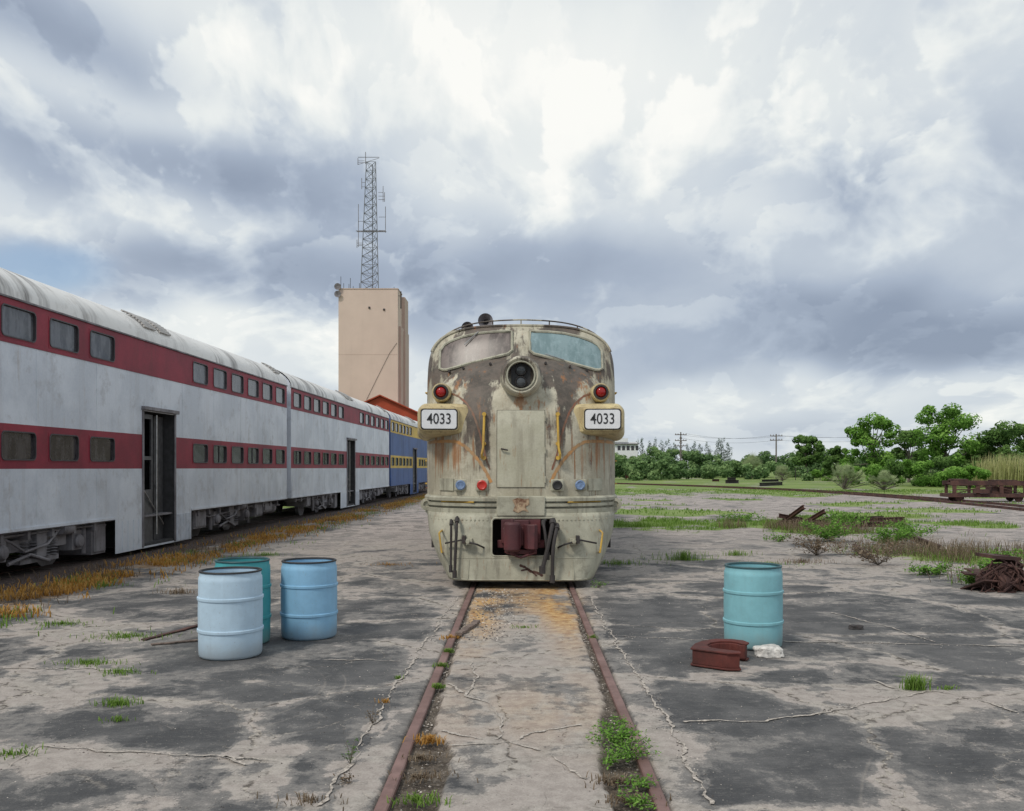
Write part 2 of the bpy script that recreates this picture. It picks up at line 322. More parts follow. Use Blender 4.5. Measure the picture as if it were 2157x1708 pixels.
def groundmat():
    m,t,out=newmat('yard_concrete'); P=N(t,'ShaderNodeNewGeometry').outputs['Position']
    def at(n):
        a=N(t,'ShaderNodeAttribute',attribute_name=n); return N(t,'ShaderNodeSeparateColor',{0:a.outputs['Color']}).outputs
    ta=at('mask_a');tb=at('mask_b');tc=at('mask_c')
    a=NZ(t,P,.45,4,.6,.6); b=NZ(t,P,1.5,9,.66,.3); c=NZ(t,P,9,7,.72); f=NZ(t,P,70,4,.7); g=NZ(t,P,230,2,.7)
    L=MA(t,'ADD',MA(t,'MULTIPLY',MA(t,'SUBTRACT',a,.5),1.3),MA(t,'MULTIPLY',MA(t,'SUBTRACT',b,.5),1.5))
    L=MA(t,'ADD',L,MA(t,'MULTIPLY',MA(t,'SUBTRACT',c,.5),.45)); L=MA(t,'ADD',L,MA(t,'MULTIPLY',MA(t,'SUBTRACT',f,.5),.2))
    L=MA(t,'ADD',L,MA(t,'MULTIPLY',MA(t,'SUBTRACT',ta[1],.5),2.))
    wn=N(t,'ShaderNodeTexNoise',{'Vector':P,'Scale':1.5,'Detail':6,'Roughness':.62}).outputs[1]
    Pw=VM(t,'ADD',P,SCL(t,VM(t,'SUBTRACT',wn,(.5,.5,.5)),(.8,.8,0)))
    vo=N(t,'ShaderNodeTexVoronoi',{'Vector':SCL(t,Pw,(1,1,0)),'Scale':.36},feature='DISTANCE_TO_EDGE').outputs[0]
    vo2=N(t,'ShaderNodeTexVoronoi',{'Vector':SCL(t,Pw,(1,1,0)),'Scale':1.25},feature='DISTANCE_TO_EDGE').outputs[0]
    halo=SM(t,vo,0.,.06,1.,0.); cr=SM(t,vo,.001,.007,1.,0.)
    crn=SM(t,NZ(t,P,1.1,2,.5),.38,.5)
    cr2=MA(t,'MULTIPLY',SM(t,vo2,.001,.009,1.,0.),SM(t,a,.48,.56))
    L=MA(t,'ADD',L,MA(t,'MULTIPLY',MA(t,'MULTIPLY',halo,crn),.36))
    dark=MX(t,SM(t,b,.35,.62),(.062,.063,.066),(.118,.116,.116))
    dark=MX(t,MA(t,'MULTIPLY',SM(t,c,.54,.64),.4),dark,(.16,.155,.15))
    midc=MX(t,SM(t,c,.38,.62),(.150,.144,.139),(.215,.203,.192))
    pale=MX(t,SM(t,c,.36,.64),(.27,.245,.22),(.40,.365,.33))
    pale=MX(t,SM(t,b,.45,.55),pale,MX(t,SM(t,c,.4,.6),(.31,.275,.25),(.38,.34,.31)))
    col=MX(t,SM(t,L,-.03,.11),dark,midc); col=MX(t,SM(t,L,.17,.29),col,pale)
    ds=SM(t,NZ(t,P,17,5,.7),.60,.67); col=MX(t,MA(t,'MULTIPLY',ds,.4),col,(.055,.053,.052))
    sp=SM(t,NZ(t,P,34,2,.5),.70,.73); col=MX(t,MA(t,'MULTIPLY',sp,.6),col,(.38,.36,.33))
    sn=NZ(t,SCL(t,P,(.8,6.,1)),2.2,5,.6); col=MX(t,MA(t,'MULTIPLY',SM(t,MA(t,'ABSOLUTE',MA(t,'SUBTRACT',sn,.5)),.0,.005,1.,0.),.35),col,(.36,.33,.3))
    px=N(t,'ShaderNodeSeparateXYZ',{0:P}).outputs
    def arc(cx,cy,r,w,x0,x1):
        dd=VM(t,'LENGTH',VM(t,'SUBTRACT',P,(cx,cy,0))); return MA(t,'MULTIPLY',SM(t,MA(t,'ABSOLUTE',MA(t,'SUBTRACT',dd,r)),.0,w,1.,0.),SM(t,px[0],x0,x1))
    rr=MA(t,'MAXIMUM',arc(-3.1,7.4,1.45,.02,-3.,-1.9),arc(-3.1,7.4,1.62,.014,-3.,-1.9))
    rr=MA(t,'MAXIMUM',rr,MA(t,'MAXIMUM',arc(-6.5,4.,4.6,.016,-4,-3),arc(7.,3.,5.5,.016,6.,1.5)))
    rr=MA(t,'MULTIPLY',rr,SM(t,b,.4,.6))
    col=MX(t,MA(t,'MULTIPLY',rr,.4),col,(.3,.27,.24))
    # joints between slabs
    jy=MA(t,'ABSOLUTE',MA(t,'SUBTRACT',MA(t,'FRACT',MA(t,'DIVIDE',MA(t,'ADD',px[1],MA(t,'MULTIPLY',b,.06)),3.05)),.5))
    jt=MA(t,'MULTIPLY',SM(t,jy,.0,.0035,1.,0.),SM(t,MA(t,'ABSOLUTE',px[0]),.8,1.1)); jt=MA(t,'MULTIPLY',jt,SM(t,c,.42,.55))
    crk=MA(t,'MAXIMUM',MA(t,'MAXIMUM',MA(t,'MULTIPLY',cr,crn),MA(t,'MULTIPLY',cr2,.7)),MA(t,'MULTIPLY',jt,.7))
    col=MX(t,MA(t,'MULTIPLY',crk,.85),col,MX(t,SM(t,c,.45,.55),(.07,.06,.05),(.42,.38,.33)))
    rs=MA(t,'MULTIPLY',tb[0],SM(t,MA(t,'ADD',MA(t,'MULTIPLY',b,.6),MA(t,'MULTIPLY',NZ(t,SCL(t,P,(2.2,.5,1)),1.,5,.6),.5)),.44,.60))
    col=MX(t,MA(t,'MULTIPLY',rs,.9),col,MX(t,SM(t,c,.35,.65),(.34,.16,.045),(.58,.39,.17)))
    vg=N(t,'ShaderNodeTexVoronoi',{'Vector':P,'Scale':45}).outputs[1]
    vs_=N(t,'ShaderNodeSeparateColor',{0:vg}).outputs
    gcol=MX(t,vs_[0],(.26,.225,.21),(.50,.44,.41))
    gcol=MX(t,MA(t,'MULTIPLY',SM(t,b,.5,.56),.8),gcol,(.13,.125,.12))
    col=MX(t,MA(t,'MULTIPLY',tb[2],SM(t,a,.36,.46)),col,gcol)
    dcol=MX(t,SM(t,c,.35,.65),(.045,.036,.028),(.14,.115,.09)); dcol=MX(t,SM(t,f,.57,.66),dcol,(.25,.22,.19))
    col=MX(t,ta[0],col,dcol)
    bc=MX(t,vs_[1],(.03,.022,.02),(.13,.095,.085))
    col=MX(t,MA(t,'MULTIPLY',tb[1],SM(t,MA(t,'ADD',tb[1],MA(t,'MULTIPLY',MA(t,'SUBTRACT',b,.5),2.)),.35,.6)),col,bc)
    dr=MA(t,'MULTIPLY',tc[0],SM(t,b,.45,.53))
    col=MX(t,MA(t,'MULTIPLY',dr,.8),col,MX(t,SM(t,c,.4,.6),(.15,.08,.035),(.34,.20,.07)))
    gm=SM(t,MA(t,'ADD',ta[2],MA(t,'MULTIPLY',MA(t,'SUBTRACT',NZ(t,P,1.3,6,.7),.5),1.5)),.44,.56)
    gc=RP(t,MA(t,'ADD',MA(t,'MULTIPLY',NZ(t,P,.12,5,.65),.7),MA(t,'MULTIPLY',c,.35)),[(.3,(.07,.13,.025)),(.5,(.15,.22,.05)),(.65,(.24,.29,.10)),(.8,(.36,.33,.17))])
    col=MX(t,gm,col,gc)
    col=MX(t,.5,col,MX(t,f,(.1,.1,.1),(.9,.9,.9)),'OVERLAY')
    col=MX(t,.3,col,MX(t,g,(.1,.1,.1),(.9,.9,.9)),'OVERLAY')
    h=MA(t,'ADD',MA(t,'ADD',MA(t,'MULTIPLY',c,.8),MA(t,'MULTIPLY',f,.4)),MA(t,'MULTIPLY',crk,-.8))
    princ(t,out,col,.85,0,h,.55,.02,.25); return m
m_ground=groundmat(); me.materials.append(m_ground)
m_crack=plain('crack_grit',(.38,.34,.30),.95,var=.45,sc=50)
cracks=[[(0,1625),(90,1572),(180,1580),(330,1588),(480,1600),(600,1602)],[(470,1599),(515,1610),(540,1618)],[(0,1408),(120,1409),(300,1412)],[(690,1391),(860,1394)],
 [(1430,1521),(1600,1520),(1740,1500),(1870,1475),(1960,1455),(2080,1480),(2157,1508)],[(1820,1430),(1860,1440),(1900,1456)],
 [(985,1395),(1003,1430),(985,1465),(1040,1490),(1062,1520),(1045,1556),(960,1552),(915,1535)],[(940,1440),(985,1465)],[(1150,1590),(1200,1625),(1262,1650)],
 [(1240,1258),(1290,1345),(1375,1470),(1440,1590),(1512,1708)],[(963,1258),(905,1345),(815,1475),(745,1595),(672,1708)],
 [(1290,1340),(1500,1350),(1750,1353),(2157,1362)],[(1750,1290),(1900,1330),(1980,1355)],[(940,1570),(1060,1562),(1150,1590)],[(1060,1562),(1160,1535),(1262,1525)]]
mb=MB()
for ln in cracks:
    P=[Vector((*G(*p),0)) for p in ln]; pts=[]
    for a,b in zip(P[:-1],P[1:]):
        n=max(2,int((b-a).length/.04))
        for i in range(n):
            q=a.lerp(b,i/n); k=mn.noise_vector(q*3)*.06+mn.noise_vector(q*14)*.035; pts.append(Vector((q.x+k.x,q.y+k.y,0)))
    L=[];Rr=[]
    for i in range(len(pts)-1):
        d=(pts[i+1]-pts[i]); nn=Vector((-d.y,d.x,0)).normalized()
        w=max(.0015,.008+.012*mn.noise(pts[i]*3)+.011*mn.noise(pts[i]*23))
        L.append(pts[i]+nn*w+Vector((0,0,.008)));Rr.append(pts[i]-nn*w+Vector((0,0,.008)))
    mb.grid([L,Rr],0)
ck=mb.make('pavement_crack',[m_crack],parent=ground,recalc=False,smooth=False); ck['kind']='structure'
mb=MB()
def pebble(x,y,z,r):
    vs=[Vector((x+dx*r*random.uniform(.6,1.2),y+dy*r*random.uniform(.6,1.2),z+dz*r*.7)) for dx,dy,dz in((1,0,0),(0,1,0),(-1,0,0),(0,-1,0),(0,0,1))]
    mb.add(vs,[(0,1,4),(1,2,4),(2,3,4),(3,0,4)],random.randint(0,2))
for _ in range(3500):
    y=4.5+random.random()**1.6*14; x=random.uniform(-.62,.62)*y*.95
    pebble(x,y,0,random.uniform(.0015,.006)*(.5+y/10))
for _ in range(1700):
    y=random.uniform(4.5,14); sg=random.choice((-1,1)); e_=float(np.interp(y,[0,5.8,6.6,8.5,14],[.45,.48,.63,.66,.69])); x=sg*random.uniform(e_,.72)
    pebble(x,y,-.028,random.uniform(.004,.012))
for ln in (cracks[9],cracks[10],cracks[4],cracks[0],cracks[11]):
    for a,b in zip(ln[:-1],ln[1:]):
        A_=Vector(G(*a));B_=Vector(G(*b))
        for _ in range(int((B_-A_).length*45)):
            q=A_.lerp(B_,random.random()); pebble(q.x+random.gauss(0,.04),q.y+random.gauss(0,.04),0,random.uniform(.003,.010))
for _ in range(900):
    q=(random.gauss(-.35,.2),random.uniform(9.5,13.6)); pebble(q[0],q[1],0,random.uniform(.006,.018))
o=mb.make('gravel',[plain('pebble_pale',(.42,.38,.34),.9,var=.4,sc=3),plain('pebble_mid',(.2,.18,.16),.9,var=.4,sc=3),plain('pebble_dark',(.08,.07,.065),.9,var=.4,sc=3)],recalc=False,smooth=False); tag(o,'loose pale gravel scattered on the concrete','gravel',kind='stuff')
# ------------------------------------------------------------------ RAILS in pavement
def railmesh(mb,x0):
    pr=[(-.036,0.02),(-.036,.028),(-.028,.034),(.028,.034),(.036,.028),(.036,.0),(.018,-.01),(.018,-.08),(-.018,-.08),(-.018,-.01),(-.036,0)]
    ysr=np.arange(2.,36.,.5)
    mb.grid([[ (x0+p[0]+.004*mn.noise((y,x0,0)),y,p[1]-.024) for p in pr+[pr[0]]] for y in ysr],0)
yt=empty('railway_track',(0,8,0)); tag(yt,'rusty rails sunk flush in the concrete yard','track')
for x0 in(-.755,.755):
    mb=MB(); railmesh(mb,x0); mb.make('rail',[m_railtop],parent=yt,off=(0,8,0))
# ------------------------------------------------------------------ LOCOMOTIVE
OY=13.6
loco=empty('diesel_locomotive',(-.02,OY,0)); tag(loco,'abandoned rusting grey-green streamlined diesel locomotive numbered 4033','locomotive')
def LP(mb,name,mats,parent=None,**k): return mb.make(name,mats,parent=parent or loco,off=(0,OY,0),**k)
YB=15.6; NP=2.45; HW=1.6
def nw(z):
    t=max(0,min(1,(z-2.3)/(3.72-2.3))); return 1.585*(1-t**2.8)**(1/2.8)
def nl(z):
    t=max(0,min(1,(z-2.2)/(3.72-2.2))); return (1.72-.06*(z-1.36))*(1-t**2.4)**(1/2.4)
def nose_y(x,z):
    w=nw(z); q=min(1,abs(x)/w) if w>0 else 1
    return YB-nl(z)*(1-q**NP)**(1/NP)
OP=3.7
def front_y(x,z):
    q=min(1,(abs(x)/HW)**OP+(max(0,z-3.3)/.98)**OP)
    return 14.93+.40*(max(z,3.2)-3.6)+.16*abs(x)**1.5+.28*(1-math.sqrt(max(0,1-q**2)))
mb=MB(); rows=[]
zs=[1.36+ (3.715-1.36)*(1-(1-i/50)**1.6) for i in range(51)]
for z in zs:
    w,l=nw(z),nl(z); row=[]
    for k in range(81):
        a=R(-90+180*k/80); sx=math.sin(a); cx_=math.cos(a)
        row.append((w*math.copysign(abs(sx)**(2/NP),sx),YB-l*max(0,cx_)**(2/NP),z))
    rows.append(row)
mb.grid(rows); LP(mb,'nose',[m_loco],sharp=60)
mb=MB(); outl=[]
for k in range(49):
    a=math.pi*k/48; c=math.cos(a); s_=math.sin(a)
    outl.append((HW*math.copysign(abs(c)**(2/OP),c),3.3+.98*abs(s_)**(2/OP)))
outl=[(HW,1.2),(HW,1.9),(HW,2.5),(HW,3.0)]+outl+[(-HW,3.0),(-HW,2.5),(-HW,1.9),(-HW,1.2)]
us=[0,.3,.5,.65,.75,.82,.87,.91,.94,.96,.975,.987,.995,1.]
rows=[]
for u in us: rows.append([(x*u,front_y(x*u,3.3+(z-3.3)*u),3.3+(z-3.3)*u) for x,z in outl])
for yy in(16.0,17,19,25,34): rows.append([(x,yy,z+(.0 if z<3.4 else .10*(yy>16.5))) for x,z in outl])
rows.append([(x*.02,34.01,3+(z-3)*.02) for x,z in outl])
mb.grid(rows); LP(mb,'body',[m_loco],sharp=50)
mb=MB(); bp=[]
for k in range(5,44): x,z=outl[4+k]; bp.append((x*.985,front_y(x*.96,3.3+(z-3.3)*.96)-.015,3.3+(z-3.3)*.965))
mb.tube(bp,.022,6); LP(mb,'rain_gutter',[m_loco])
def wsx(sgn,mat,name):
    top=[(.15,4.12),(.45,4.12),(.72,4.10),(1.0,4.045),(1.2,3.975),(1.30,3.92),(1.37,3.81)]
    def zt(x): return np.interp(x,[p[0] for p in top],[p[1] for p in top])
    def zb(x): return np.interp(x,[.15,.2,.8,1.28,1.37],[3.78,3.725,3.58,3.46,3.50])
    mb=MB(); rows=[]
    xs_=np.linspace(.15,1.37,20)
    for j in range(7):
        rows.append([(sgn*x, front_y(x,zb(x)+(zt(x)-zb(x))*j/6)-.012, zb(x)+(zt(x)-zb(x))*j/6) for x in xs_])
    mb.grid(rows); g=LP(mb,'windshield',[mat]); 
    loop=[(x,zb(x)) for x in xs_]+[(x,zt(x)) for x in xs_[::-1]]
    mb=MB(); mb.tube([(sgn*x,front_y(x,z)-.015,z) for x,z in loop],.026,6,closed=True)
    LP(mb,'windshield_frame',[m_low],parent=g)
    g['label']=name
wsx(-1,m_ws1,'dirty windshield pane with painted brown reflection'); wsx(1,m_ws2,'pale blue tinted windshield pane')
for x,zz_,x2,z2 in((-.72,4.13,-.95,3.9),(.72,3.62,.4,3.72)):
    mb=MB(); mb.tube([(x,front_y(x,zz_)-.06,zz_),(x2,front_y(x2,z2)-.05,z2)],.008); LP(mb,'windshield_wiper',[m_chrome])
for x in(-1.2,-.95,-.5,.4,.8,1.1):
    mb=MB(); z=3.58-.12*abs(x); y=min(front_y(x,z),nose_y(x,z)); mb.lathe([(0,-.09),(.02,-.09),(.022,0),(.01,.03)],(x,y,z),'y',10); LP(mb,'hinge_lug',[m_iron])
hz=3.25
mb=MB(); mb.lathe([(.34,.8),(.325,.2),(.31,.1),(.30,.05),(.285,.015),(.265,0),(.235,.01),(.205,.06),(.19,.16),(0,.16)],(0,13.84,hz),'y',48)
hl=LP(mb,'headlight',[m_loco],sharp=50)
mb=MB(); mb.lathe([(.225,0.01),(.225,-.012),(.205,-.012),(.2,.03)],(0,13.84,hz),'y',48); LP(mb,'headlight_ring',[m_low],parent=hl)
mb=MB(); mb.box(-.15,.15,13.96,13.99,hz-.19,hz+.19); LP(mb,'lamp_panel',[m_blk],parent=hl)
for dz in(-.092,.092):
    mb=MB(); mb.lathe([(.083,.02),(.09,0),(.083,-.03),(.075,-.03),(.072,.0),(.04,.012),(0,.015)],(0,13.94,hz+dz),'y',28,0)
    mb.lathe([(.072,-.012),(.05,-.022),(0,-.026)],(0,13.94,hz+dz),'y',28,1); LP(mb,'lamp_lens',[m_iron,m_lens],parent=hl)
for sg in(-1,1):
    x=sg*1.27; z=3.03
    mb=MB(); mb.lathe([(.18,.9),(.15,.1),(.145,.03),(.135,.01),(.115,0.01),(.10,.03),(0,.04)],(x,14.3,z),'y',32,0); ml=LP(mb,'marker_light',[m_cream])
    mb=MB(); mb.lathe([(.122,.012),(.118,-.02),(.09,-.025),(.085,0)],(x,14.3,z),'y',32,0); LP(mb,'marker_light_ring',[m_iron],parent=ml)
    mb=MB(); mb.lathe([(.085,.0),(.07,-.03),(.04,-.05),(0,-.055)],(x,14.31,z),'y',32,0); LP(mb,'marker_lens',[m_red],parent=ml)
def rrect(w,h,r,n=6):
    o=[]
    for cx_,cz_,a0 in((w-r,h-r,0),(-w+r,h-r,90),(-w+r,-h+r,180),(w-r,-h+r,270)):
        for k in range(n+1): a=R(a0+90*k/n); o.append((cx_+r*math.cos(a),cz_+r*math.sin(a)))
    return o
def ringpanel(mb,M,loops,mi=0,cap=True):
    vs=[];n=None
    for w,h,r,y in loops:
        l=rrect(w,h,r); n=len(l); vs+=[M@Vector((x,y,z)) for x,z in l]
    fs=[(i*n+k,i*n+(k+1)%n,(i+1)*n+(k+1)%n,(i+1)*n+k) for i in range(len(loops)-1) for k in range(n)]
    if cap: fs.append(tuple(range((len(loops)-1)*n,len(loops)*n)))
    mb.add(vs,fs,mi)
for sg in(-1,1):
    M=Matrix.Translation((sg*1.275,14.06,2.585))@Matrix.Rotation(R(-sg*6),4,'Z')
    M2=Matrix.Translation((sg*1.17,14.14,2.59))@Matrix.Rotation(R(-sg*6),4,'Z')
    mb=MB(); ringpanel(mb,M2,[(.46,.31,.15,1.1),(.435,.265,.13,.3),(.42,.25,.12,.12),(.40,.235,.12,.05),(.37,.215,.12,.0),(.34,.19,.1,-.02)]) 
    ringpanel(mb,M,[(.325,.19,.08,.1),(.32,.187,.08,0.01),(.305,.17,.06,-.008)])
    nbd=LP(mb,'number_board',[m_cream])
    mb=MB(); ringpanel(mb,M,[(.288,.163,.05,-.006),(.288,.163,.05,-.022),(.272,.148,.045,-.024)]); LP(mb,'number_board_gasket',[m_blk],parent=nbd)
    mb=MB(); ringpanel(mb,M,[(.27,.146,.045,-.025),(.27,.146,.045,-.029)]); LP(mb,'number_plate',[m_white],parent=nbd)
    cu=bpy.data.curves.new('t','FONT'); cu.body='4033'; cu.size=.235; cu.align_x='CENTER'; cu.align_y='CENTER'; cu.extrude=.002; cu.offset=.001
    to=bpy.data.objects.new('t',cu); S.collection.objects.link(to); bpy.context.view_layer.update()
    tm=bpy.data.meshes.new_from_object(to.evaluated_get(bpy.context.evaluated_depsgraph_get())); bpy.data.objects.remove(to)
    tm.transform(Matrix.Translation((0,-OY,0))@M@Matrix.Translation((0,-.033,0))@Matrix.Rotation(R(90),4,'X')@Matrix.Diagonal((.82,1,1,1)))
    tm.materials.clear(); tm.materials.append(m_blk)
    tx=bpy.data.objects.new('number_lettering',tm); S.collection.objects.link(tx); tx.parent=nbd
def drape(mb,fn,x0,x1,z0,z1,off,nx_=8,nz_=8,mi=0,depth=.03):
    rows=[[(x,fn(x,z)-off,z) for x in np.linspace(x0,x1,nx_+1)] for z in np.linspace(z0,z1,nz_+1)]
    mb.grid(rows,mi)
    def sk(a): mb.grid([a,[(p[0],p[1]+depth,p[2]) for p in a]],mi)
    sk(rows[0]);sk(rows[-1]);sk([r[0] for r in rows]);sk([r[-1] for r in rows])
mb=MB(); drape(mb,nose_y,-.375,.375,1.527,2.726,.006); LP(mb,'door_frame',[m_iron])
mb=MB(); drape(mb,nose_y,-.367,.367,1.532,2.72,.018); nd_=LP(mb,'door',[m_door])
mb=MB(); mb.tube([(-.3,nose_y(.3,2.12)-.03,2.12),(-.3,nose_y(.3,2.12)-.06,2.12),(-.2,nose_y(.2,2.12)-.06,2.10)],.012); LP(mb,'door_handle',[m_iron],parent=nd_)
for z in(1.65,2.1,2.6):
    mb=MB(); mb.tube([(.375,nose_y(.375,z)-.03,z-.05),(.375,nose_y(.375,z)-.03,z+.05)],.012); LP(mb,'hinge',[m_low],parent=nd_)
def stripe(mb,pts,w,off,fn=nose_y,mi=0):
    pp=[]
    for a,b in zip(pts[:-1],pts[1:]):
        for i in range(6): t=i/6; pp.append((a[0]+(b[0]-a[0])*t,a[1]+(b[1]-a[1])*t))
    pp.append(pts[-1]); L=[];Q=[]
    for i in range(len(pp)):
        a=pp[max(0,i-1)];b=pp[min(len(pp)-1,i+1)]; d=Vector((b[0]-a[0],b[1]-a[1])).normalized(); n=Vector((-d.y,d.x))*w*(.75+.4*abs(math.sin(i*.9)))
        L.append((pp[i][0]+n.x,fn(pp[i][0]+n.x,pp[i][1]+n.y)-off,pp[i][1]+n.y));Q.append((pp[i][0]-n.x,fn(pp[i][0]-n.x,pp[i][1]-n.y)-off,pp[i][1]-n.y))
    mb.grid([L,Q],mi)
for sg in(-1,1):
    mb=MB(); stripe(mb,[(sg*x,z) for x,z in((1.55,2.24),(1.4,2.25),(1.15,2.25),(1.0,2.235),(.88,2.17),(.75,2.05),(.64,1.92),(.53,1.75),(.46,1.6))],.024,.005)
    stripe(mb,[(sg*x,z) for x,z in((1.12,3.02),(1.0,2.97),(.86,2.85),(.76,2.7),(.68,2.5),(.62,2.3),(.55,2.0),(.48,1.8))],.015,.006,mi=1)
    LP(mb,'painted_stripe',[m_orange,m_redstripe])
    x=sg*.57; xo=sg*.60
    mb=MB(); z0,z1=1.98,2.66
    mb.tube([(xo,nose_y(x,z0)-.0,z0),(xo,nose_y(x,z0)-.09,z0),(xo,nose_y(x,z0)-.13,z0+.06),(x+sg*.01,nose_y(x,z0)-.12,z0+.16),(x,nose_y(x,z1)-.085,z1-.1),(x,nose_y(x,z1)-.08,z1),(x,nose_y(x,z1)+0,z1)],.019,8)
    for zz_ in(z0,z1,z0+.22): mb.lathe([(.0,-.1),(.032,-.1),(.032,0)],(x,nose_y(x,zz_),zz_),'y',12)
    LP(mb,'handrail',[m_yel])
for x,mt,nm in((-.94,m_bluep,'cable_socket'),(-.6,m_redp,'cable_socket'),(.56,m_blk,'cable_socket'),(.92,m_bluep,'cable_socket')):
    y=nose_y(x,1.56); mb=MB(); M=Matrix.Translation((x,y-.02,1.56)); ringpanel(mb,M,[(.10,.09,.02,.06),(.10,.09,.02,-.02),(.088,.078,.02,-.03)],0)
    mb.lathe([(.075,0),(.078,-.05),(.06,-.06),(.045,-.05),(0,-.05)],(x,y-.03,1.56),'y',24,1)
    LP(mb,nm,[m_low,mt])
for x in(-1.18,1.18):
    mb=MB(); drape(mb,nose_y,x-.12,x+.12,1.47,1.66,.03,4,4,depth=.08); LP(mb,'jack_box',[m_low])
def ringrow(w,l,z,n=3.,yb=YB):
    r=[]
    for k in range(65):
        a=R(-90+180*k/64); sx=math.sin(a); cx_=max(0,math.cos(a)); r.append((w*math.copysign(abs(sx)**(2/n),sx),yb-l*cx_**(2/n),z))
    return r
mb=MB(); mb.grid([ringrow(HW+o*.5-.03,1.72+o,z,2.8) for z,o in((1.08,-.1),(1.08,.05),(1.10,.11),(1.2,.11),(1.205,.04),(1.23,.04),(1.235,.11),(1.28,.11),(1.285,.04),(1.31,.04),(1.315,.11),(1.36,.11),(1.385,.07),(1.39,-.05))])
LP(mb,'anticlimber',[m_low],sharp=30)
mb=MB(); mb.box(-.37,.37,13.745,14.1,1.09,1.395); LP(mb,'emblem_plate',[m_low],bevel=.015)
mb=MB(); M=Matrix.Translation((0,13.737,1.25))
sh=[(-.13,.09),(-.05,.12),(.06,.1),(.12,.11),(.13,.02),(.07,-.02),(.12,-.1),(.03,-.07),(-.04,-.11),(-.12,-.08),(-.09,0)]
mb.add([M@Vector((x,0,z)) for x,z in sh]+[M@Vector((x,.01,z)) for x,z in sh],[tuple(range(11))]+[(i,(i+1)%11,11+(i+1)%11,11+i) for i in range(11)]); LP(mb,'peeled_emblem',[m_emblem])
def pw(z): return float(np.interp(z,[.12,.45,.8,1.12],[1.15,1.34,1.49,1.55]))
def pl(z): return float(np.interp(z,[.12,.5,.9,1.12],[1.86,1.80,1.72,1.66]))
def pilot_y(x,z):
    w=pw(z);n=float(np.interp(z,[.12,1.12],[6.,3.2]));q=min(1,abs(x)/w); return YB-.15-pl(z)*(1-q**n)**(1/n)
mb=MB()
for k in range(-22,23):
    x=k*.064
    if abs(x)<.45: continue
    mb.lathe([(.017,0),(.013,-.012),(0,-.015)],(x,pilot_y(x,1.03)-.014,1.03),'y',8)
LP(mb,'rivet_row',[m_low])
for sg in(-1,1):
    mb=MB(); x0,x1=sg*.72,sg*1.25; mb.tube([(x0,nose_y(x0,1.4)-.02,1.3),(x0,nose_y(x0,1.4)-.17,1.3),(x1,nose_y(x1,1.4)-.17,1.3),(x1,nose_y(x1,1.4)-.0,1.3)],.012); LP(mb,'grab_iron',[m_yel])
    mb=MB(); mb.lathe([(.10,.1),(.10,0),(.05,-.01),(.04,.02),(0,.02)],(sg*1.53,14.6,1.24),'y',20); LP(mb,'sill_bracket',[m_low])
mb=MB()
zz_=[.12,.16,.22,.3,.4,.5,.6,.7,.8,.9,1.0,1.06,1.13]
xa=[x for x in np.linspace(-.44,.52,13)]
rows=[]
for z in zz_:
    w=pw(z); left=[-w+(w-.44)*k for k in (0,.002,.006,.015,.03,.06,.1,.16,.25,.35,.5,.65,.85)]; right=[.52+(w-.52)*k for k in (.15,.35,.5,.65,.75,.84,.9,.94,.97,.985,.994,.998,1)]
    rows.append([(x,pilot_y(x,z),z) for x in left+xa+right])
nc_=len(rows[0]); vs=[p for r in rows for p in r]; fs=[]
for i in range(len(rows)-1):
    for j in range(nc_-1):
        if 13<=j<25 and 5<=i<11: continue
        fs.append((i*nc_+j,i*nc_+j+1,(i+1)*nc_+j+1,(i+1)*nc_+j))
mb.add(vs,fs); po=LP(mb,'pilot',[m_low],sharp=50)
sol=po.modifiers.new('s','SOLIDIFY'); sol.thickness=.03; sol.offset=0
mb=MB(); P8=[(-.44,13.68,.50),(.52,13.68,.50),(.52,13.76,1.05),(-.44,13.76,1.05)]; Q8=[(-.6,14.3,.42),(.68,14.3,.42),(.68,14.3,1.1),(-.6,14.3,1.1)]
for i in range(4): j=(i+1)%4; mb.add([P8[i],P8[j],Q8[j],Q8[i]],[(0,1,2,3)])
mb.add(Q8,[(0,1,2,3)]); LP(mb,'coupler_pocket',[m_iron])
mb=MB(); lp=[(x+.04,z+.775) for x,z in rrect(.485,.285,.06)]
mb.tube([(x,pilot_y(x,z)-.01,z) for x,z in lp],.016,6,closed=True); LP(mb,'pocket_rim',[m_low])
mb=MB()
for sg in(-1,1):
    mb.tube([(sg*x,pilot_y(x,.46)-.012,.46) for x in np.linspace(.0,1.28,14)],.009,5)
    mb.tube([(sg*(.75+.06*(1-z)),pilot_y(.75,z)-.012,z) for z in np.linspace(.14,.44,5)],.008,5)
mb.tube([(x,pilot_y(x,.14)-.012,.14) for x in np.linspace(-1.1,1.1,20)],.014,5)
LP(mb,'pilot_seam',[m_low])
mb=MB(); cz=.80
mb.box(-.16,.16,13.55,14.25,cz-.14,cz+.14); mb.box(-.30,.30,13.74,13.86,cz-.12,cz+.24); mb.box(-.36,.36,13.82,13.9,cz-.2,cz-.08)
mb.lathe([(0,-.22),(.10,-.22),(.125,-.19),(.125,.19),(.10,.22),(0,.22)],(-.13,13.46,cz),'z',20)
mb.box(-.2,.0,13.42,13.72,cz-.16,cz+.16)
pts_=[(.04,.0),(.10,-.16),(.20,-.2),(.25,-.12),(.22,.12),(.06,.2)]
mb.add([(x,13.52+y,z) for z in(cz-.18,cz+.18) for x,y in pts_],[tuple(range(6)),tuple(range(6,12))]+[(i,(i+1)%6,6+(i+1)%6,6+i) for i in range(6)])
mb.lathe([(0,-.27),(.035,-.27),(.035,.27),(0,.27)],(-.13,13.45,cz),'z',12); mb.box(-.27,-.2,13.48,13.72,cz-.1,cz+.12)
mb.box(-.1,.12,13.56,13.8,cz+.14,cz+.24); mb.box(-.22,.24,13.55,13.72,cz-.27,cz-.2)
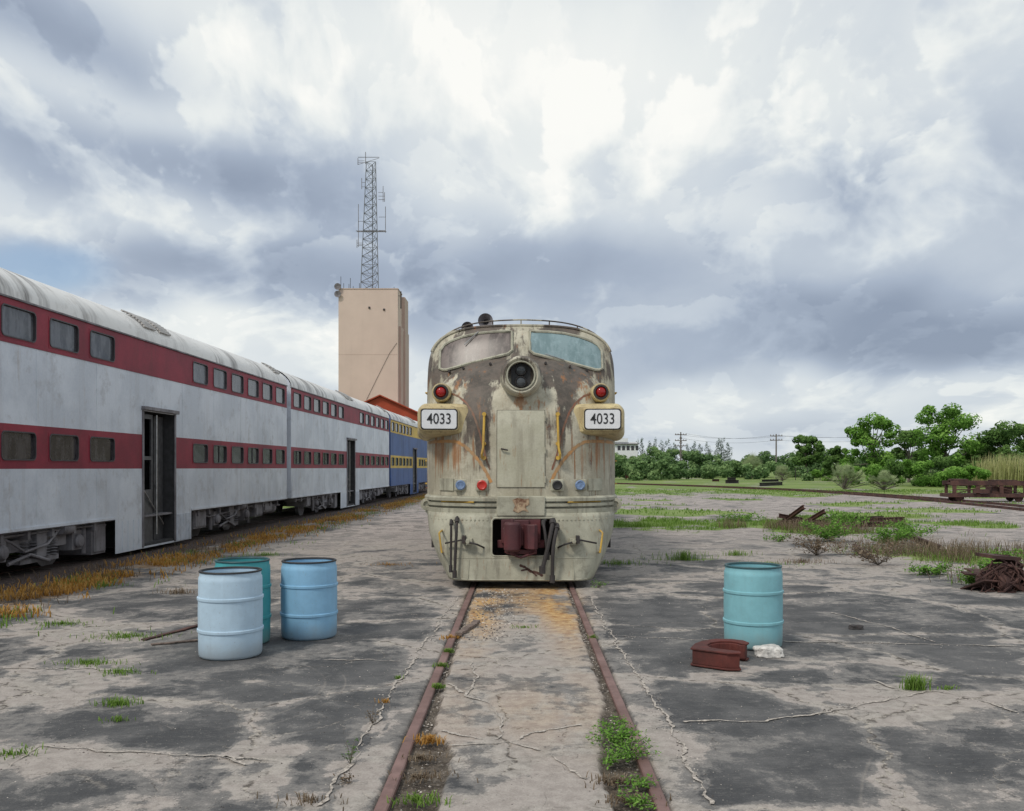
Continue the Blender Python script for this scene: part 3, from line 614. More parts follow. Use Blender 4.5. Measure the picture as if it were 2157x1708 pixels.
mb.tube([(-.24,13.5,cz-.22),(0,13.46,cz-.31),(.22,13.52,cz-.24)],.022)
LP(mb,'coupler',[m_maroon],bevel=.018)
def hose(pts,r=.022,mt=m_iron):
    P=[Vector(p) for p in pts]; out=[]
    for i in range(len(P)-1):
        p0=P[max(0,i-1)];p1=P[i];p2=P[i+1];p3=P[min(len(P)-1,i+2)]
        for k in range(6):
            t=k/6; out.append(.5*((2*p1)+(-p0+p2)*t+(2*p0-5*p1+4*p2-p3)*t*t+(-p0+3*p1-3*p2+p3)*t**3))
    out.append(P[-1]); mb=MB(); mb.tube(out,r,8)
    mb.tube([P[-1]+Vector((0,0,.06)),P[-1]-Vector((0,0,.05))],r*1.5,8); mb.tube([P[1]+Vector((0,.05,.02)),P[1]+Vector((0,-.03,-.04))],r*1.5,8); LP(mb,'air_hose',[mt])
hose([(-.98,13.9,1.06),(-.97,13.68,1.04),(-.98,13.62,.7),(-1.0,13.6,.22)]); hose([(-1.08,13.95,1.0),(-1.06,13.72,1.0),(-1.06,13.66,.6),(-1.06,13.62,.3)],.018)
hose([(.46,13.75,1.0),(.48,13.56,1.02),(.42,13.48,.72),(.32,13.46,.3)],.032); hose([(.52,13.75,.95),(.54,13.56,.95),(.48,13.46,.6),(.47,13.48,.16)],.028); hose([(.38,13.78,1.03),(.34,13.62,1.0),(.36,13.52,.86),(.40,13.5,.5)],.022)
for sg in(-1,1):
    mb=MB(); mb.tube([(sg*.56,13.66,.62),(sg*.66,13.53,.68),(sg*.9,13.57,.74),(sg*1.15,13.74,.68)],.014); mb.box(sg*.86-.025,sg*.86+.025,13.55,13.8,.69,.80);LP(mb,'uncoupling_lever',[m_iron])
    mb=MB(); x=sg*1.22; mb.tube([(x,14.1,.86),(x,13.70,.86),(x+.02*sg,13.68,.84),(x-.02*sg,13.66,.55),(x,14.0,.52)],.015); LP(mb,'step_grab_iron',[m_yel])
    mb=MB(); mb.box(sg*.78-.045,sg*.78+.045,13.56,13.78,.67,.76);mb.lathe([(.035,0),(.03,-.03),(0,-.035)],(sg*.8,13.56,.72),'y',10);LP(mb,'lever_bracket',[m_low])
mb=MB(); stripe(mb,[(-.02,.36),(.06,.33),(.14,.27),(.24,.25),(.33,.20)],.018,.02,pilot_y); stripe(mb,[(.0,.28),(.12,.30),(.24,.20)],.012,.02,pilot_y); LP(mb,'rust_gash',[m_rust])
mb=MB(); arc=[]
for k in range(31):
    x=-1.47+2.94*k/30; zt_=3.3+.98*(max(0,1-(abs(x)/1.6)**3.))**(1/3.); arc.append((x,15.55+.15*abs(x),zt_+.10))
mb.tube(arc,.013,6)
for k in(1,5,10,15,20,25,29):
    p=arc[k]; mb.tube([p,(p[0],p[1]+.05,p[2]-.16)],.012,6)
LP(mb,'roof_handrail',[m_loco])
for x,dy,r,z in((-.64,0,.135,4.47),(-.97,.1,.11,4.36)):
    mb=MB()
    mb.lathe([(0,.62),(.04,.6),(.035,.4),(.05,.22),(.08,.08),(r,0),(r*.95,.01),(.06,.1),(.03,.25),(0,.3)],(x,16.2+dy,z),'y',24)
    mb.box(x-.03,x+.03,16.5+dy,16.6+dy,z-.3,z); LP(mb,'air_horn',[m_greyiron])
mb=MB(); mb.box(-.3,.35,17,17.7,4.3,4.44); LP(mb,'roof_hatch',[m_loco],bevel=.03)
for sg in(-1,1):
    for z in(1.55,1.95,2.35,2.75,3.15):
        mb=MB(); mb.tube([(sg*1.6,15.9,z),(sg*1.68,15.9,z),(sg*1.68,16.3,z),(sg*1.6,16.3,z)],.014,6); LP(mb,'side_grab_iron',[m_yel])
    mb=MB(); mb.box(sg*1.6-.012,sg*1.6+.012,16.9,17.6,2.7,3.5); LP(mb,'cab_side_window',[m_winl])
    mb=MB(); mb.box(sg*1.45-.1,sg*1.45+.1,15.6,16.4,.45,1.2); LP(mb,'side_step',[m_iron],bevel=.01)
def loco_truck(yc):
    mb=MB()
    for sg in(-1,1):
        mb.box(sg*1.1-.08,sg*1.1+.08,yc-2.1,yc+2.1,.55,.95)
        for dy in(-1.4,0,1.4):
            mb.box(sg*1.1-.12,sg*1.1+.12,yc+dy-.22,yc+dy+.22,.3,.75)
            mb.lathe([(0,-.07),(.52,-.07),(.54,-.03),(.54,.05),(.56,.06),(.56,.07),(0,.07)],(sg*.76,yc+dy,.53),'x',28)
    LP(mb,'truck',[m_iron])
loco_truck(17.6); loco_truck(30.5)
mb=MB(); mb.box(-1.4,1.4,21,27,.4,1.2); mb.box(-1.5,1.5,15.7,34,1.05,1.22); LP(mb,'underframe_tank',[m_iron],bevel=.05)
# ------------------------------------------------------------------ COACHES
AL=.022
def coach(cy,body,band,roofm,near_w,label,windark):
    HX=1.55; e=empty('passenger_coach',(-8.55+AL*cy-HX,cy,0),(0,0,-AL)); tag(e,label,'train car',group='passenger coaches coupled in a row')
    HL=9.85
    wins=[]
    for a in [1.7+1.375*i for i in range(6)]: wins.append((a,a+1.0))
    for a in near_w: wins.append((a,a+1.0))
    holes=[(a,b,z0,z1) for a,b in wins for z0,z1 in((3.92,4.45),(1.94,2.43))]
    door=(-1.02,.60,.14,3.05); sk=(-2.3,1.62)
    yb=sorted(set([-HL,HL,sk[0],sk[1],door[0],door[1]]+[h[0] for h in holes]+[h[1] for h in holes]))
    zb=sorted(set([.1,.14,.79,1.81,1.94,2.43,2.54,3.05,3.85,3.92,4.45,4.55]))
    def wall(x):
        mb=MB()
        for y0,y1 in zip(yb[:-1],yb[1:]):
            for z0,z1 in zip(zb[:-1],zb[1:]):
                ym,zm=(y0+y1)/2,(z0+z1)/2
                if zm<.79 and not(sk[0]<ym<sk[1]): continue
                if any(h[0]<ym<h[1] and h[2]<zm<h[3] for h in holes+[door]): continue
                mb.add([(x,y0,z0),(x,y1,z0),(x,y1,z1),(x,y0,z1)],[(0,1,2,3)],1 if (3.85<zm<4.55 or 1.81<zm<2.54) else 0)
        return mb
    mb=wall(HX); w2=wall(-HX); mb.add(w2.v,w2.f,0); mb.m[-len(w2.m):]=w2.m
    for y in(-HL,HL):
        sec=[(HX,.79),(HX,4.55)]+[(HX*math.cos(R(a)),4.55+.78*math.sin(R(a))) for a in range(10,180,10)]+[(-HX,4.55),(-HX,.79)]
        mb.add([(x,y,z) for x,z in sec],[tuple(range(len(sec)))],0)
    mb.box(-1.5,1.5,-HL+.02,HL-.02,.76,.8,2)
    mb.box(HX-.02,HX+.03,-HL,HL,4.552,4.58,2); mb.box(HX-.01,HX+.018,-HL,sk[0],.79,.84,0); mb.box(HX-.01,HX+.018,sk[1],HL,.79,.84,0)
    mb.box(HX-.01,HX+.012,-HL,HL,3.835,3.85,1)
    for y in np.arange(-HL+.6,HL,2.0625):
        if door[0]-.1<y<door[1]+.1: continue
        mb.box(HX,HX+.004,y,y+.014,.86,1.8,0); mb.box(HX,HX+.004,y,y+.014,2.56,3.83,0)
    mb.make('body',[body,band,m_greyiron],parent=e,sharp=30)
    mb=MB(); rows=[]
    yy=[-HL-.02]+list(np.linspace(-HL+.05,HL-.05,41))+[HL+.02]
    for i,y in enumerate(yy): rows.append([(HX*1.01*math.cos(R(a)),y,4.585+.79*math.sin(R(a))) for a in range(0,181,9)])
    mb.grid(rows)
    mb.make('roof',[roofm],parent=e,sharp=60)
    def vent(ya,yb_,n,a0,da):
        mb=MB()
        for j in range(n):
            a=R(a0+j*da); mb.box(-.022,.022,ya,yb_,0,.035,0,Matrix.Translation((HX*1.02*math.cos(a),0,4.595+.80*math.sin(a)))@Matrix.Rotation(R(90)-a,4,'Y'))
        mb.make('roof_vent',[m_vent],parent=e)
    vent(-.85,-.25,8,22,4.2); vent(-.05,.55,8,22,4.2); vent(HL-1.1,HL-.5,5,25,6)
    for (a,b) in wins:
        for z0,z1 in((3.92,4.45),(1.94,2.43)):
            M=Matrix.Translation((HX,(a+b)/2,(z0+z1)/2))@Matrix.Rotation(R(90),4,'Z')
            w,h=(b-a)/2,(z1-z0)/2
            mb=MB(); ringpanel(mb,M,[(w+.012,h+.012,.02,.001),(w+.012,h+.012,.02,-.005),(w-.008,h-.008,.09,-.006)],2,cap=False)
            ringpanel(mb,M,[(w-.006,h-.006,.09,-.005),(w-.008,h-.008,.09,-.016),(w-.028,h-.028,.075,-.016),(w-.03,h-.03,.075,.03)],0,cap=False)
            ringpanel(mb,M,[(w+.01,h+.01,.02,.028),(w-.01,h-.01,.02,.029)],1)
            if z0<3 and random.random()<.15: mb.box(HX-.03,HX-.012,(a+b)/2-.012,(a+b)/2+.012,z0,z1,0)
            mb.make('window',[m_frame,(m_winl if z0<3 else m_win),band],parent=e)
    mb=MB()
    for (a,b) in wins:
        for z0,z1 in((3.92,4.45),(1.94,2.43)): mb.box(-HX+.03,-HX+.05,a-.01,b+.01,z0-.01,z1+.01)
    mb.make('far_side_glazing',[m_winl],parent=e)
    mb=MB(); y0,y1=door[0],door[1]
    mb.box(-HX+.05,-HX+.07,y0-.3,y1+.3,.14,3.1)
    mb.box(-HX+.05,HX-.02,y0-.12,y0-.02,.14,3.1); mb.box(-HX+.05,HX-.02,y1+.02,y1+.12,.14,3.1); mb.box(-HX+.05,HX-.02,y0,y1,3.06,3.12)
    mb.box(-HX+.1,HX-.02,y0,y1,.14,.2); mb.box(-HX+.1,HX-.35,y0,y1,.2,.42); mb.box(-HX+.1,HX-.65,y0,y1,.42,.66)
    mb.make('vestibule',[m_dint],parent=e)
    mb=MB(); mb.box(HX-.02,HX+.09,y0-.1,y1+.1,3.07,3.15); mb.box(HX-.01,HX+.025,y0-.07,y0,.12,3.06); mb.box(HX-.01,HX+.025,y1,y1+.07,.12,3.06)
    mb.make('door_frame',[m_greyiron],parent=e,bevel=.01)
    mb=MB(); 
    mb.box(HX-.14,HX-.1,y0+.02,y0+.09,.2,3.0);mb.box(HX-.14,HX-.1,y0+.62,y0+.69,.2,3.0);mb.box(HX-.14,HX-.1,y0+.09,y0+.62,.2,1.35);mb.box(HX-.14,HX-.1,y0+.09,y0+.62,2.9,3.0);mb.box(HX-.14,HX-.1,y0+.09,y0+.62,2.0,2.08)
    mb.box(HX-.3,HX-.26,y1-.5,y1-.02,.2,3.0)
    mb.make('door',[m_vdoor],parent=e)
    mb=MB(); mb.tube([(HX-.05,y0+.78,.35),(HX-.05,y0+.78,3.0)],.02); mb.tube([(HX-.05,y0+.1,1.35),(HX-.1,y0+1.25,.55)],.018); mb.tube([(HX-.05,y0+.78,1.2),(HX-.3,y0+1.3,1.5)],.014); mb.make('handrail',[m_chrome],parent=e)
    mb=MB(); 
    for k in range(9): mb.box(HX+.0,HX+.02,.74+k*.095,.79+k*.095,.12,.74)
    for k in range(4): mb.box(HX+.0,HX+.012,-2.0+k*.25,-1.99+k*.25,.12,.74)
    mb.make('step_skirt',[body],parent=e)
    for sg in(-1,1):
        mb=MB(); mb.box(-.65,.65,sg*HL-.14 if sg<0 else HL,(-HL if sg<0 else HL+.14),.9,3.1); mb.make('end_diaphragm',[m_iron],parent=e,bevel=.03)
    def wheel(mb,x,y): mb.lathe([(0,-.06),(.16,-.06),(.2,-.03),(.36,-.03),(.39,-.06),(.455,-.06),(.46,.04),(.49,.06),(.49,.075),(.0,.075)],(x,y,.46),'x',32)
    for yc in(-4.7,4.9):
        mb=MB()
        for sg in(-1,1):
            x=sg*1.26
            mb.box(x-.07,x+.07,yc-.95,yc+.95,.42,.62); mb.box(x-.06,x+.06,yc-1.75,yc+1.75,.66,.80)
            for dy in(-1.2,1.2):
                mb.box(x-.12,x+.14,yc+dy-.17,yc+dy+.17,.3,.66); mb.lathe([(.12,-.02),(.13,.05),(.1,.09),(.06,.1),(0,.1)],(x+.14*sg,yc+dy,.46),'x',20)
                mb.lathe([(0,-.4),(.05,-.4),(.05,.2),(0,.2)],(x+.1,yc+dy*1.25,.6),'z',10)
            for dy in(-.45,-.2,.2,.45):
                for kk in range(6): mb.lathe([(.05,-.015),(.1,0),(.05,.015)],(x+.08,yc+dy,.3+kk*.05),'z',14)
            mb.box(x-.1,x+.12,yc-.6,yc+.6,.2,.28); mb.box(x-.09,x+.15,yc-.16,yc+.16,.28,.85)
            mb.lathe([(0,-.18),(.11,-.17),(.13,-.12),(.13,.14),(.08,.2),(0,.2)],(x+.16,yc+.72,.74),'y',18)
            mb.tube([(x+.16,yc+.5,.7),(x+.2,yc+.1,.5),(x+.2,yc-.6,.42),(x+.14,yc-.9,.6),(x+.1,yc-1.4,.8)],.022); mb.tube([(x+.15,yc-1.0,.25),(x+.17,yc-.4,.36),(x+.16,yc+.2,.2)],.03)
        mb.box(-1.1,1.1,yc-.3,yc+.3,.5,.75)
        bg=mb.make('bogie',[m_greyiron],parent=e)
        for dy in(-1.2,1.2):
            for sg in(-1,1):
                mb=MB(); wheel(mb,sg*.76,yc+dy); mb.make('wheel',[m_greyiron],parent=bg)
    mb=MB()
    for y0_,y1_,z0_ in((6.9,7.6,.35),(7.75,8.6,.45),(2.1,2.9,.3),(-7.4,-6.8,.4),(-3.,-2.45,.15)):
        mb.box(.7,1.42,y0_,y1_,z0_,.78); mb.box(1.42,1.45,y0_+.05,y1_-.05,z0_+.05,.7)
    for y in np.arange(-9,9.5,.75):
        if -2.3<y<1.7: continue
        mb.box(1.1,1.48,y,y+.08,.62,.77)
    mb.lathe([(0,-.6),(.14,-.58),(.17,-.5),(.17,.5),(.14,.58),(0,.6)],(1.1,9.1,.5),'y',18)
    mb.tube([(1.4,2.0,.7),(1.4,3.2,.55),(1.4,6.6,.68),(1.4,9.5,.6)],.025); mb.tube([(1.45,-2.5,.7),(1.42,-4,.72),(1.42,-9,.68)],.02)
    mb.make('underfloor_equipment',[m_greyiron],parent=e)
    for sg in(-1,1):
        mb=MB(); mb.box(-.12,.12,min(sg*HL,sg*(HL+.2)),max(sg*HL,sg*(HL+.2)),.7,.95); mb.box(-.2,.2,min(sg*(HL+.1),sg*(HL+.2)),max(sg*(HL+.1),sg*(HL+.2)),.62,1.0); mb.make('coupler',[m_iron],parent=e,bevel=.02)
    return e
coach(20.4,m_cwhite,m_cred,m_roof,[-3.33-1.4*i for i in range(5)],'weathered white bilevel coach with maroon window bands, open door',0)
coach(40.6,m_cwhite,m_cred,m_roof,[-2.7-1.375*i for i in range(6)],'white and maroon bilevel coach coupled to a blue coach',1)
coach(60.8,m_cblue,m_cyel,m_roof,[-2.7-1.375*i for i in range(6)],'blue bilevel coach with yellow window bands',1)
ct=empty('railway_track',(-10.1+AL*30,30,0),(0,0,-AL)); tag(ct,'dark track with ballast beneath the parked coaches','track')
for x in(-.755,.755):
    mb=MB(); mb.box(x-.035,x+.035,-32,60,-.06,.012); mb.box(x-.012,x+.012,-32,60,-.06,-.02); mb.make('rail',[m_rust],parent=ct)
mb=MB()
for i in range(140):
    y=-30+i*.6; mb.box(-1.3,1.3,y,y+.22,-.1,.006+.004*random.random())
tt=mb.make('sleepers',[plain('old_timber',(.05,.04,.035),.9)],parent=ct); tt['kind']='stuff'
# ------------------------------------------------------------------ BARRELS
def plastic(name,c):
    m,t,out=newmat(name); co=N(t,'ShaderNodeTexCoord').outputs['Object']
    z=N(t,'ShaderNodeSeparateXYZ',{0:co}).outputs[2]; n=NZ(t,co,5,6,.65); s_=NZ(t,SCL(t,co,(14,14,.9)),1,5,.6); f=NZ(t,co,60,3,.6)
    col=MX(t,SM(t,n,.35,.65),tuple(x*.88 for x in c),c)
    col=MX(t,MA(t,'MULTIPLY',SM(t,s_,.5,.7),.2),col,tuple(x*.65+.04 for x in c))
    dirt=MA(t,'MULTIPLY',SM(t,MA(t,'ADD',z,MA(t,'MULTIPLY',n,-.3)),-.14,.06,1.,0.),.5)
    col=MX(t,dirt,col,(.2,.18,.15)); col=MX(t,MA(t,'MULTIPLY',SM(t,f,.63,.7),.35),col,(.25,.24,.22))
    princ(t,out,col,.5,0,n,.08,.01,.3); return m
def barrel(x,y,h,r,mat,label,rot=0,rim=m_blk):
    e=empty('plastic_barrel',(x,y,0.004),(0,0,rot)); tag(e,label,'barrel',group='open plastic drums standing in the yard')
    k=h/.82; q=r/.30
    pr=[(0,0),(.272,0),(.288,.010),(.294,.03),(.297,.09),(.298,.238),(.308,.243),(.310,.256),(.309,.268),(.299,.273),(.301,.41),(.299,.539),(.308,.544),(.310,.557),(.309,.569),(.298,.574),(.297,.72),(.294,.755),(.285,.768),(.286,.80)]
    pr+=[(.275,.805),(.273,.76),(.285,.7),(.285,.05),(0,.04)]
    mb=MB(); mb.lathe([(a*q,b*k) for a,b in pr],seg=64); mb.make('drum_body',[mat],parent=e,sharp=50)
    mb=MB(); mb.lathe([(a*q,b*k) for a,b in((.287,.802),(.294,.804),(.295,.811),(.290,.818),(.276,.819),(.270,.812),(.27,.799))],seg=64); mb.make('drum_rim',[rim],parent=e,sharp=60)
m_trim=plain('dark_teal_rim',(.02,.07,.08),.5)
barrel(-2.845,8.80,.835,.302,plastic('pale_blue_plastic',(.47,.62,.75)),'pale bluish-white open plastic drum',.3)
barrel(-2.31,9.78,.83,.298,plastic('sky_blue_plastic',(.26,.49,.70)),'sky blue open plastic drum with black rim',1.1)
barrel(-2.93,9.45,.87,.284,plastic('teal_plastic',(.06,.33,.36)),'dark teal open plastic drum behind a pale one',2.,m_trim)
barrel(2.375,9.28,.83,.295,plastic('aqua_plastic',(.23,.49,.55)),'light aqua open plastic drum beside concrete chunk',.7,m_trim)
def casting():
    x,y=G(1523,1412)
    pts=[(-.235,-.12),(-.24,.10),(-.2,.28),(-.1,.42),(.05,.47),(.17,.44),(.235,.35),(.225,.28),(.17,.275),(.13,.33),(.06,.36),(-.03,.33),(-.11,.22),(-.12,.09),(-.08,.0),(.0,-.05),(.10,-.07),(.215,-.10),(.235,-.17),(.16,-.2),(.12,-.215),(-.02,-.18),(-.14,-.15)]
    n=len(pts); mb=MB()
    def lay(z0,z1,k):
        mb.add([(a*k,b*k,z) for z in(z0,z1) for a,b in pts],[tuple(range(n)),tuple(range(n,2*n))]+[(i,(i+1)%n,n+(i+1)%n,n+i) for i in range(n)])
    lay(0,.018,1.0);lay(.0181,.145,.93);lay(.1451,.162,1.0)
    ob=mb.make('rusty_casting',[m_rustred],loc=(x,y+.2,.006),bevel=.005,rot=(0,0,-.38)); tag(ob,'rust-red C-shaped steel casting lying by drum','scrap metal')
casting()
def rock(name,loc,s,mat,label,cat,seed=0):
    bm=bmesh.new(); bmesh.ops.create_icosphere(bm,subdivisions=4,radius=1)
    for v in bm.verts:
        p=v.co.copy(); p=Vector([math.copysign(abs(c)**.6,c) for c in p]); k=1+.22*mn.noise(p*1.3+Vector((seed,0,0)))+.09*mn.noise(p*4+Vector((seed,3,0)))
        v.co=Vector((p.x*s[0],p.y*s[1],p.z*s[2]))*k
        if v.co.z<-s[2]*.5: v.co.z=-s[2]*.5
    me=bpy.data.meshes.new(name); bm.to_mesh(me); bm.free(); me.materials.append(mat)
    ob=bpy.data.objects.new(name,me); S.collection.objects.link(ob); ob.location=loc; tag(ob,label,cat); return ob
x,y=G(1622,1384); rock('concrete_chunk',(x,y+.06,.035),(.135,.10,.066),plain('pale_concrete',(.55,.53,.5),.9,var=.3,sc=22),'broken pale concrete chunk at foot of drum','rubble',3)
x,y=G(1803,1325); rock('dark_rubble',(x,y,.02),(.08,.045,.03),m_iron,'small dark lump of scrap on concrete','rubble',5)
mw=plain('grey_driftwood',(.16,.12,.10),.9,var=.4,sc=20)
def plank(p,q,w,h,mat,name,label,z=.008,zr=0):
    a=Vector((*G(*p),0));b=Vector((*G(*q),0)); L=(b-a).length; ang=math.atan2(b.y-a.y,b.x-a.x); mb=MB()
    n=14; rows=[]
    for i in range(n+1):
        t=i/n*L; k=mn.noise((t*7,w*9,z))*w*.35; ww=w*(1+.4*mn.noise((t*11,w*5,3)))
        rows.append([(t,-ww/2+k,0),(t,ww/2+k,0),(t,ww/2+k,h),(t,-ww/2+k,h),(t,-ww/2+k,0)])
    mb.grid(rows); mb.add([rows[0][j] for j in range(4)],[(0,1,2,3)]); mb.add([rows[-1][j] for j in range(4)],[(0,1,2,3)])
    o=mb.make(name,[mat],loc=(a.x,a.y,z),rot=(0,zr,ang)); tag(o,label,'wood'); return o
plank((302,1350),(425,1318),.06,.012,m_rust,'rusty_strip','flat rusty strip lying on the ground')
plank((318,1360),(425,1350),.05,.012,mw,'broken_plank','weathered grey board flat on concrete')
plank((965,1340),(1008,1312),.07,.03,mw,'broken_plank','splintered board beside the rail')
# ------------------------------------------------------------------ FOLIAGE
def foliage(name,c1,c2,c3,tr=.35):
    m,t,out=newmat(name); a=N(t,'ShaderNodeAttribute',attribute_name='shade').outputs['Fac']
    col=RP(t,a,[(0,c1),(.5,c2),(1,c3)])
    d=N(t,'ShaderNodeBsdfDiffuse',{0:col}); tl=N(t,'ShaderNodeBsdfTranslucent',{0:col})
    mx=N(t,'ShaderNodeMixShader',{0:tr,1:d.outputs[0],2:tl.outputs[0]})
    t.links.new(mx.outputs[0],out.inputs[0]); return m
f_bright=foliage('leaf_bright',(.06,.13,.025),(.17,.34,.065),(.34,.54,.14))
f_dark=foliage('leaf_dark',(.045,.09,.03),(.12,.22,.06),(.25,.38,.13))
f_far=foliage('leaf_far',(.06,.11,.05),(.15,.25,.10),(.30,.42,.18))
f_pine=foliage('needle_dark',(.05,.08,.055),(.09,.14,.09),(.14,.20,.13))
f_grass=foliage('grass_green',(.08,.14,.03),(.17,.29,.055),(.30,.40,.13))
f_dry=foliage('grass_dry',(.22,.10,.025),(.50,.27,.07),(.62,.41,.16))
f_reed=foliage('reed_straw',(.2,.23,.08),(.42,.43,.19),(.6,.56,.32))
f_brown=foliage('weed_brown',(.09,.065,.04),(.23,.175,.125),(.38,.32,.24))
f_palm=foliage('palm_frond',(.12,.16,.08),(.30,.37,.19),(.50,.57,.34))
m_bark=plain('bark',(.15,.13,.11),.9,var=.4,sc=4)
def leafmesh(name,P,Nn,size,shade,mat,aspect=.5,parent=None,loc=(0,0,0)):
    P=np.asarray(P);n=len(P); Nn=Nn/np.maximum(1e-6,np.linalg.norm(Nn,axis=1,keepdims=True))
    r=rng.normal(size=(n,3)); u=np.cross(Nn,r); u/=np.maximum(1e-6,np.linalg.norm(u,axis=1,keepdims=True)); w=np.cross(Nn,u)
    s=(size*rng.uniform(.6,1.35,n))[:,None]
    V=np.stack([P-u*s,P-w*s*aspect,P+u*s,P+w*s*aspect],1).reshape(-1,3)
    me=bpy.data.meshes.new(name); me.from_pydata(V.tolist(),[],np.arange(4*n).reshape(-1,4).tolist())
    at=me.attributes.new('shade','FLOAT','POINT'); at.data.foreach_set('value',np.repeat(np.clip(shade,0,1),4).astype(np.float32))
    me.materials.append(mat); ob=bpy.data.objects.new(name,me); S.collection.objects.link(ob); ob.location=loc
    if parent: ob.parent=parent
    return ob
def clumps(cl,per):
    P=[];Nn=[];Sh=[]
    for c,r in cl:
        k=int(per*(r[0]*r[2])**.8) if hasattr(r,'__len__') else per
        d=rng.normal(size=(k,3)); d/=np.linalg.norm(d,axis=1,keepdims=True); rad=rng.uniform(.45,1.1,k)**.6
        rr=np.array(r if hasattr(r,'__len__') else (r,r,r*.8))
        P.append(np.array(c)+d*rad[:,None]*rr); Nn.append(d+rng.normal(size=(k,3))*.6+np.array([0,0,.5]))
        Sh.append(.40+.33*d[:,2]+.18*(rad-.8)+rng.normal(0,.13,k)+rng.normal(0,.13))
    return np.concatenate(P),np.concatenate(Nn),np.concatenate(Sh)
def tree(x,y,h,w,mat,label,seed,th=.35,leaf=.16,per=200,nclump=34,lean=0):
    random.seed(seed); e=empty('tree',(x,y,0)); tag(e,label,'tree')
    mb=MB(); top=Vector((lean,0,h*.62)); pts=[Vector((0,0,-.1)),Vector((lean*.3,.1,h*th*.6)),Vector((lean*.6,0,h*th)),top]
    mb.tube(pts,[w*.035+.06,w*.028+.05,w*.022+.04,.04],8); cl=[]
    for i in range(nclump):
        a=random.uniform(0,6.28); zz=random.uniform(0,1)**.8; rad=(w/2)*(1-.75*abs(zz-.35)**1.4)*random.uniform(.25,1.)
        r=random.uniform(.07,.16)*w
        c=Vector((lean+rad*math.cos(a),rad*math.sin(a),h*th+ (h*(1-th)-r*.6)*zz)); cl.append((tuple(c),r))
        if i%2==0:
            s_=pts[2].lerp(top,random.random()*.8); mid=s_.lerp(c,.5)+Vector((0,0,-.2)); mb.tube([s_,mid,c],[.07,.045,.02],5)
    mb.make('trunk',[m_bark],parent=e)
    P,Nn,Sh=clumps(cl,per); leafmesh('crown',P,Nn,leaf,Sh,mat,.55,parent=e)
def tw(px,top,d): p=W(px,top,d); return p.x,p.y,p.z
for px,top,wd,d,mat,lab,sd_,th in [(1838,868,7.2,105,f_bright,'bright green broadleaf tree with dense rounded crown',1,.22),(1992,856,7.9,95,f_bright,'tall broadleaf tree with open uneven crown',2,.25),
   (2125,888,6.2,90,f_dark,'dark green tree with thin spreading branches',3,.25),(1698,916,5.2,140,f_dark,'lone dark tree standing on lawn',4,.3),(1915,905,5,112,f_dark,'dark green tree between taller trees',5,.2),
   (2060,925,5,100,f_dark,'dark shaded tree behind shrubs',6,.1),(1770,940,4,120,f_dark,'small dark tree at lawn edge',7,.15),(2210,880,7,92,f_bright,'green tree at yard edge',8,.2)]:
    x,y,z=tw(px,top,d); tree(x,y,z,wd,mat,lab,sd_,th,leaf=.17 if d<120 else .2)
def shrub(px,base_y_d,top,wd,mat,label,seed,leaf=.13):
    d=base_y_d; x,y,z=tw(px,top,d); random.seed(seed); cl=[]
    for i in range(int(8+wd*2)):
        r=random.uniform(.35,.7)*min(1.2,z/2.5); cl.append(((random.uniform(-wd/2,wd/2),random.uniform(-1,1),random.uniform(.2,max(.3,z-r))*(1-.3*abs(random.random()-.5))),r))
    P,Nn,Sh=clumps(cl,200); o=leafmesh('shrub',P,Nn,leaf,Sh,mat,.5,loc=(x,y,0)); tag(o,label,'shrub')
for i,(px,d,top,wd,mat,lab) in enumerate([(1905,90,955,4.5,f_dark,'dense dark green shrub below trees'),(1960,86,965,5,f_bright,'leafy green shrub in front of trees'),(2030,82,975,4,f_bright,'low bright green shrub'),(2100,88,950,5,f_dark,'dark shrub beneath tree'),
    (1810,100,970,4,f_bright,'low green shrub at lawn edge'),(1870,96,965,3,f_bright,'green shrub near palmetto'),(1740,125,975,4,f_bright,'low bright shrub on lawn edge'),(2160,84,960,4,f_dark,'dark shrub beside reeds'),(2010,90,940,5,f_dark,'tall dark shrub under tree')]):
    shrub(px,d,top,wd,mat,lab,20+i)
random.seed(3); cl=[]; 
for i in range(400):
    px=random.uniform(1290,2300); d=random.uniform(160,190); s=F/d
    topy=951+9*math.sin(px*.021)+7*math.sin(px*.057+1)
    if px>1800: topy=950
    x=(px-CX)/s; zt_=CH+(HY-topy)/s; r=random.uniform(.6,1.4); cl.append(((x,d,random.uniform(.5,max(1,zt_-r*.6))),(r,r,r*.8)))
for i in range(60):
    px=random.uniform(1295,1440) if i<40 else random.uniform(1440,1760); d=random.uniform(125,150); s=F/d; x=(px-CX)/s; zt_=CH+(HY-(955 if i<40 else 970)-random.uniform(-4,8))/s
    r=random.uniform(.6,1.3); cl.append(((x,d,random.uniform(.4,max(.6,zt_-r*.6))),(r,r,r*.8)))
P,Nn,Sh=clumps(cl,190); o=leafmesh('distant_wood',P,Nn,.26,Sh,f_far,.55); tag(o,'distant mixed green tree line beyond lawn','woodland',kind='stuff')
cl=[]
for px,top in [(1338,930),(1352,926),(1368,932),(1380,925),(1395,931),(1408,929),(1420,936),(1462,934),(1475,938),(1490,935),(1512,928),(1521,925),(1533,935),(1450,940),(1330,936)]:
    d=random.uniform(192,205); s=F/d; x=(px-CX)/s; zt_=CH+(HY-top)/s
    for k in range(14):
        f=k/13; cl.append(((x+random.gauss(0,.25),d,zt_*(.3+.7*f)),(.25+1.0*(1-f),.5,.55)))
P,Nn,Sh=clumps(cl,120); o=leafmesh('pine_row',P,Nn,.2,Sh,f_pine,.25); tag(o,'far row of feathery dark pines','woodland',kind='stuff')
cl=[((random.uniform(-95,14),random.uniform(165,185),random.uniform(.5,4.2)),(1.6,1.4,1.3)) for _ in range(150)]
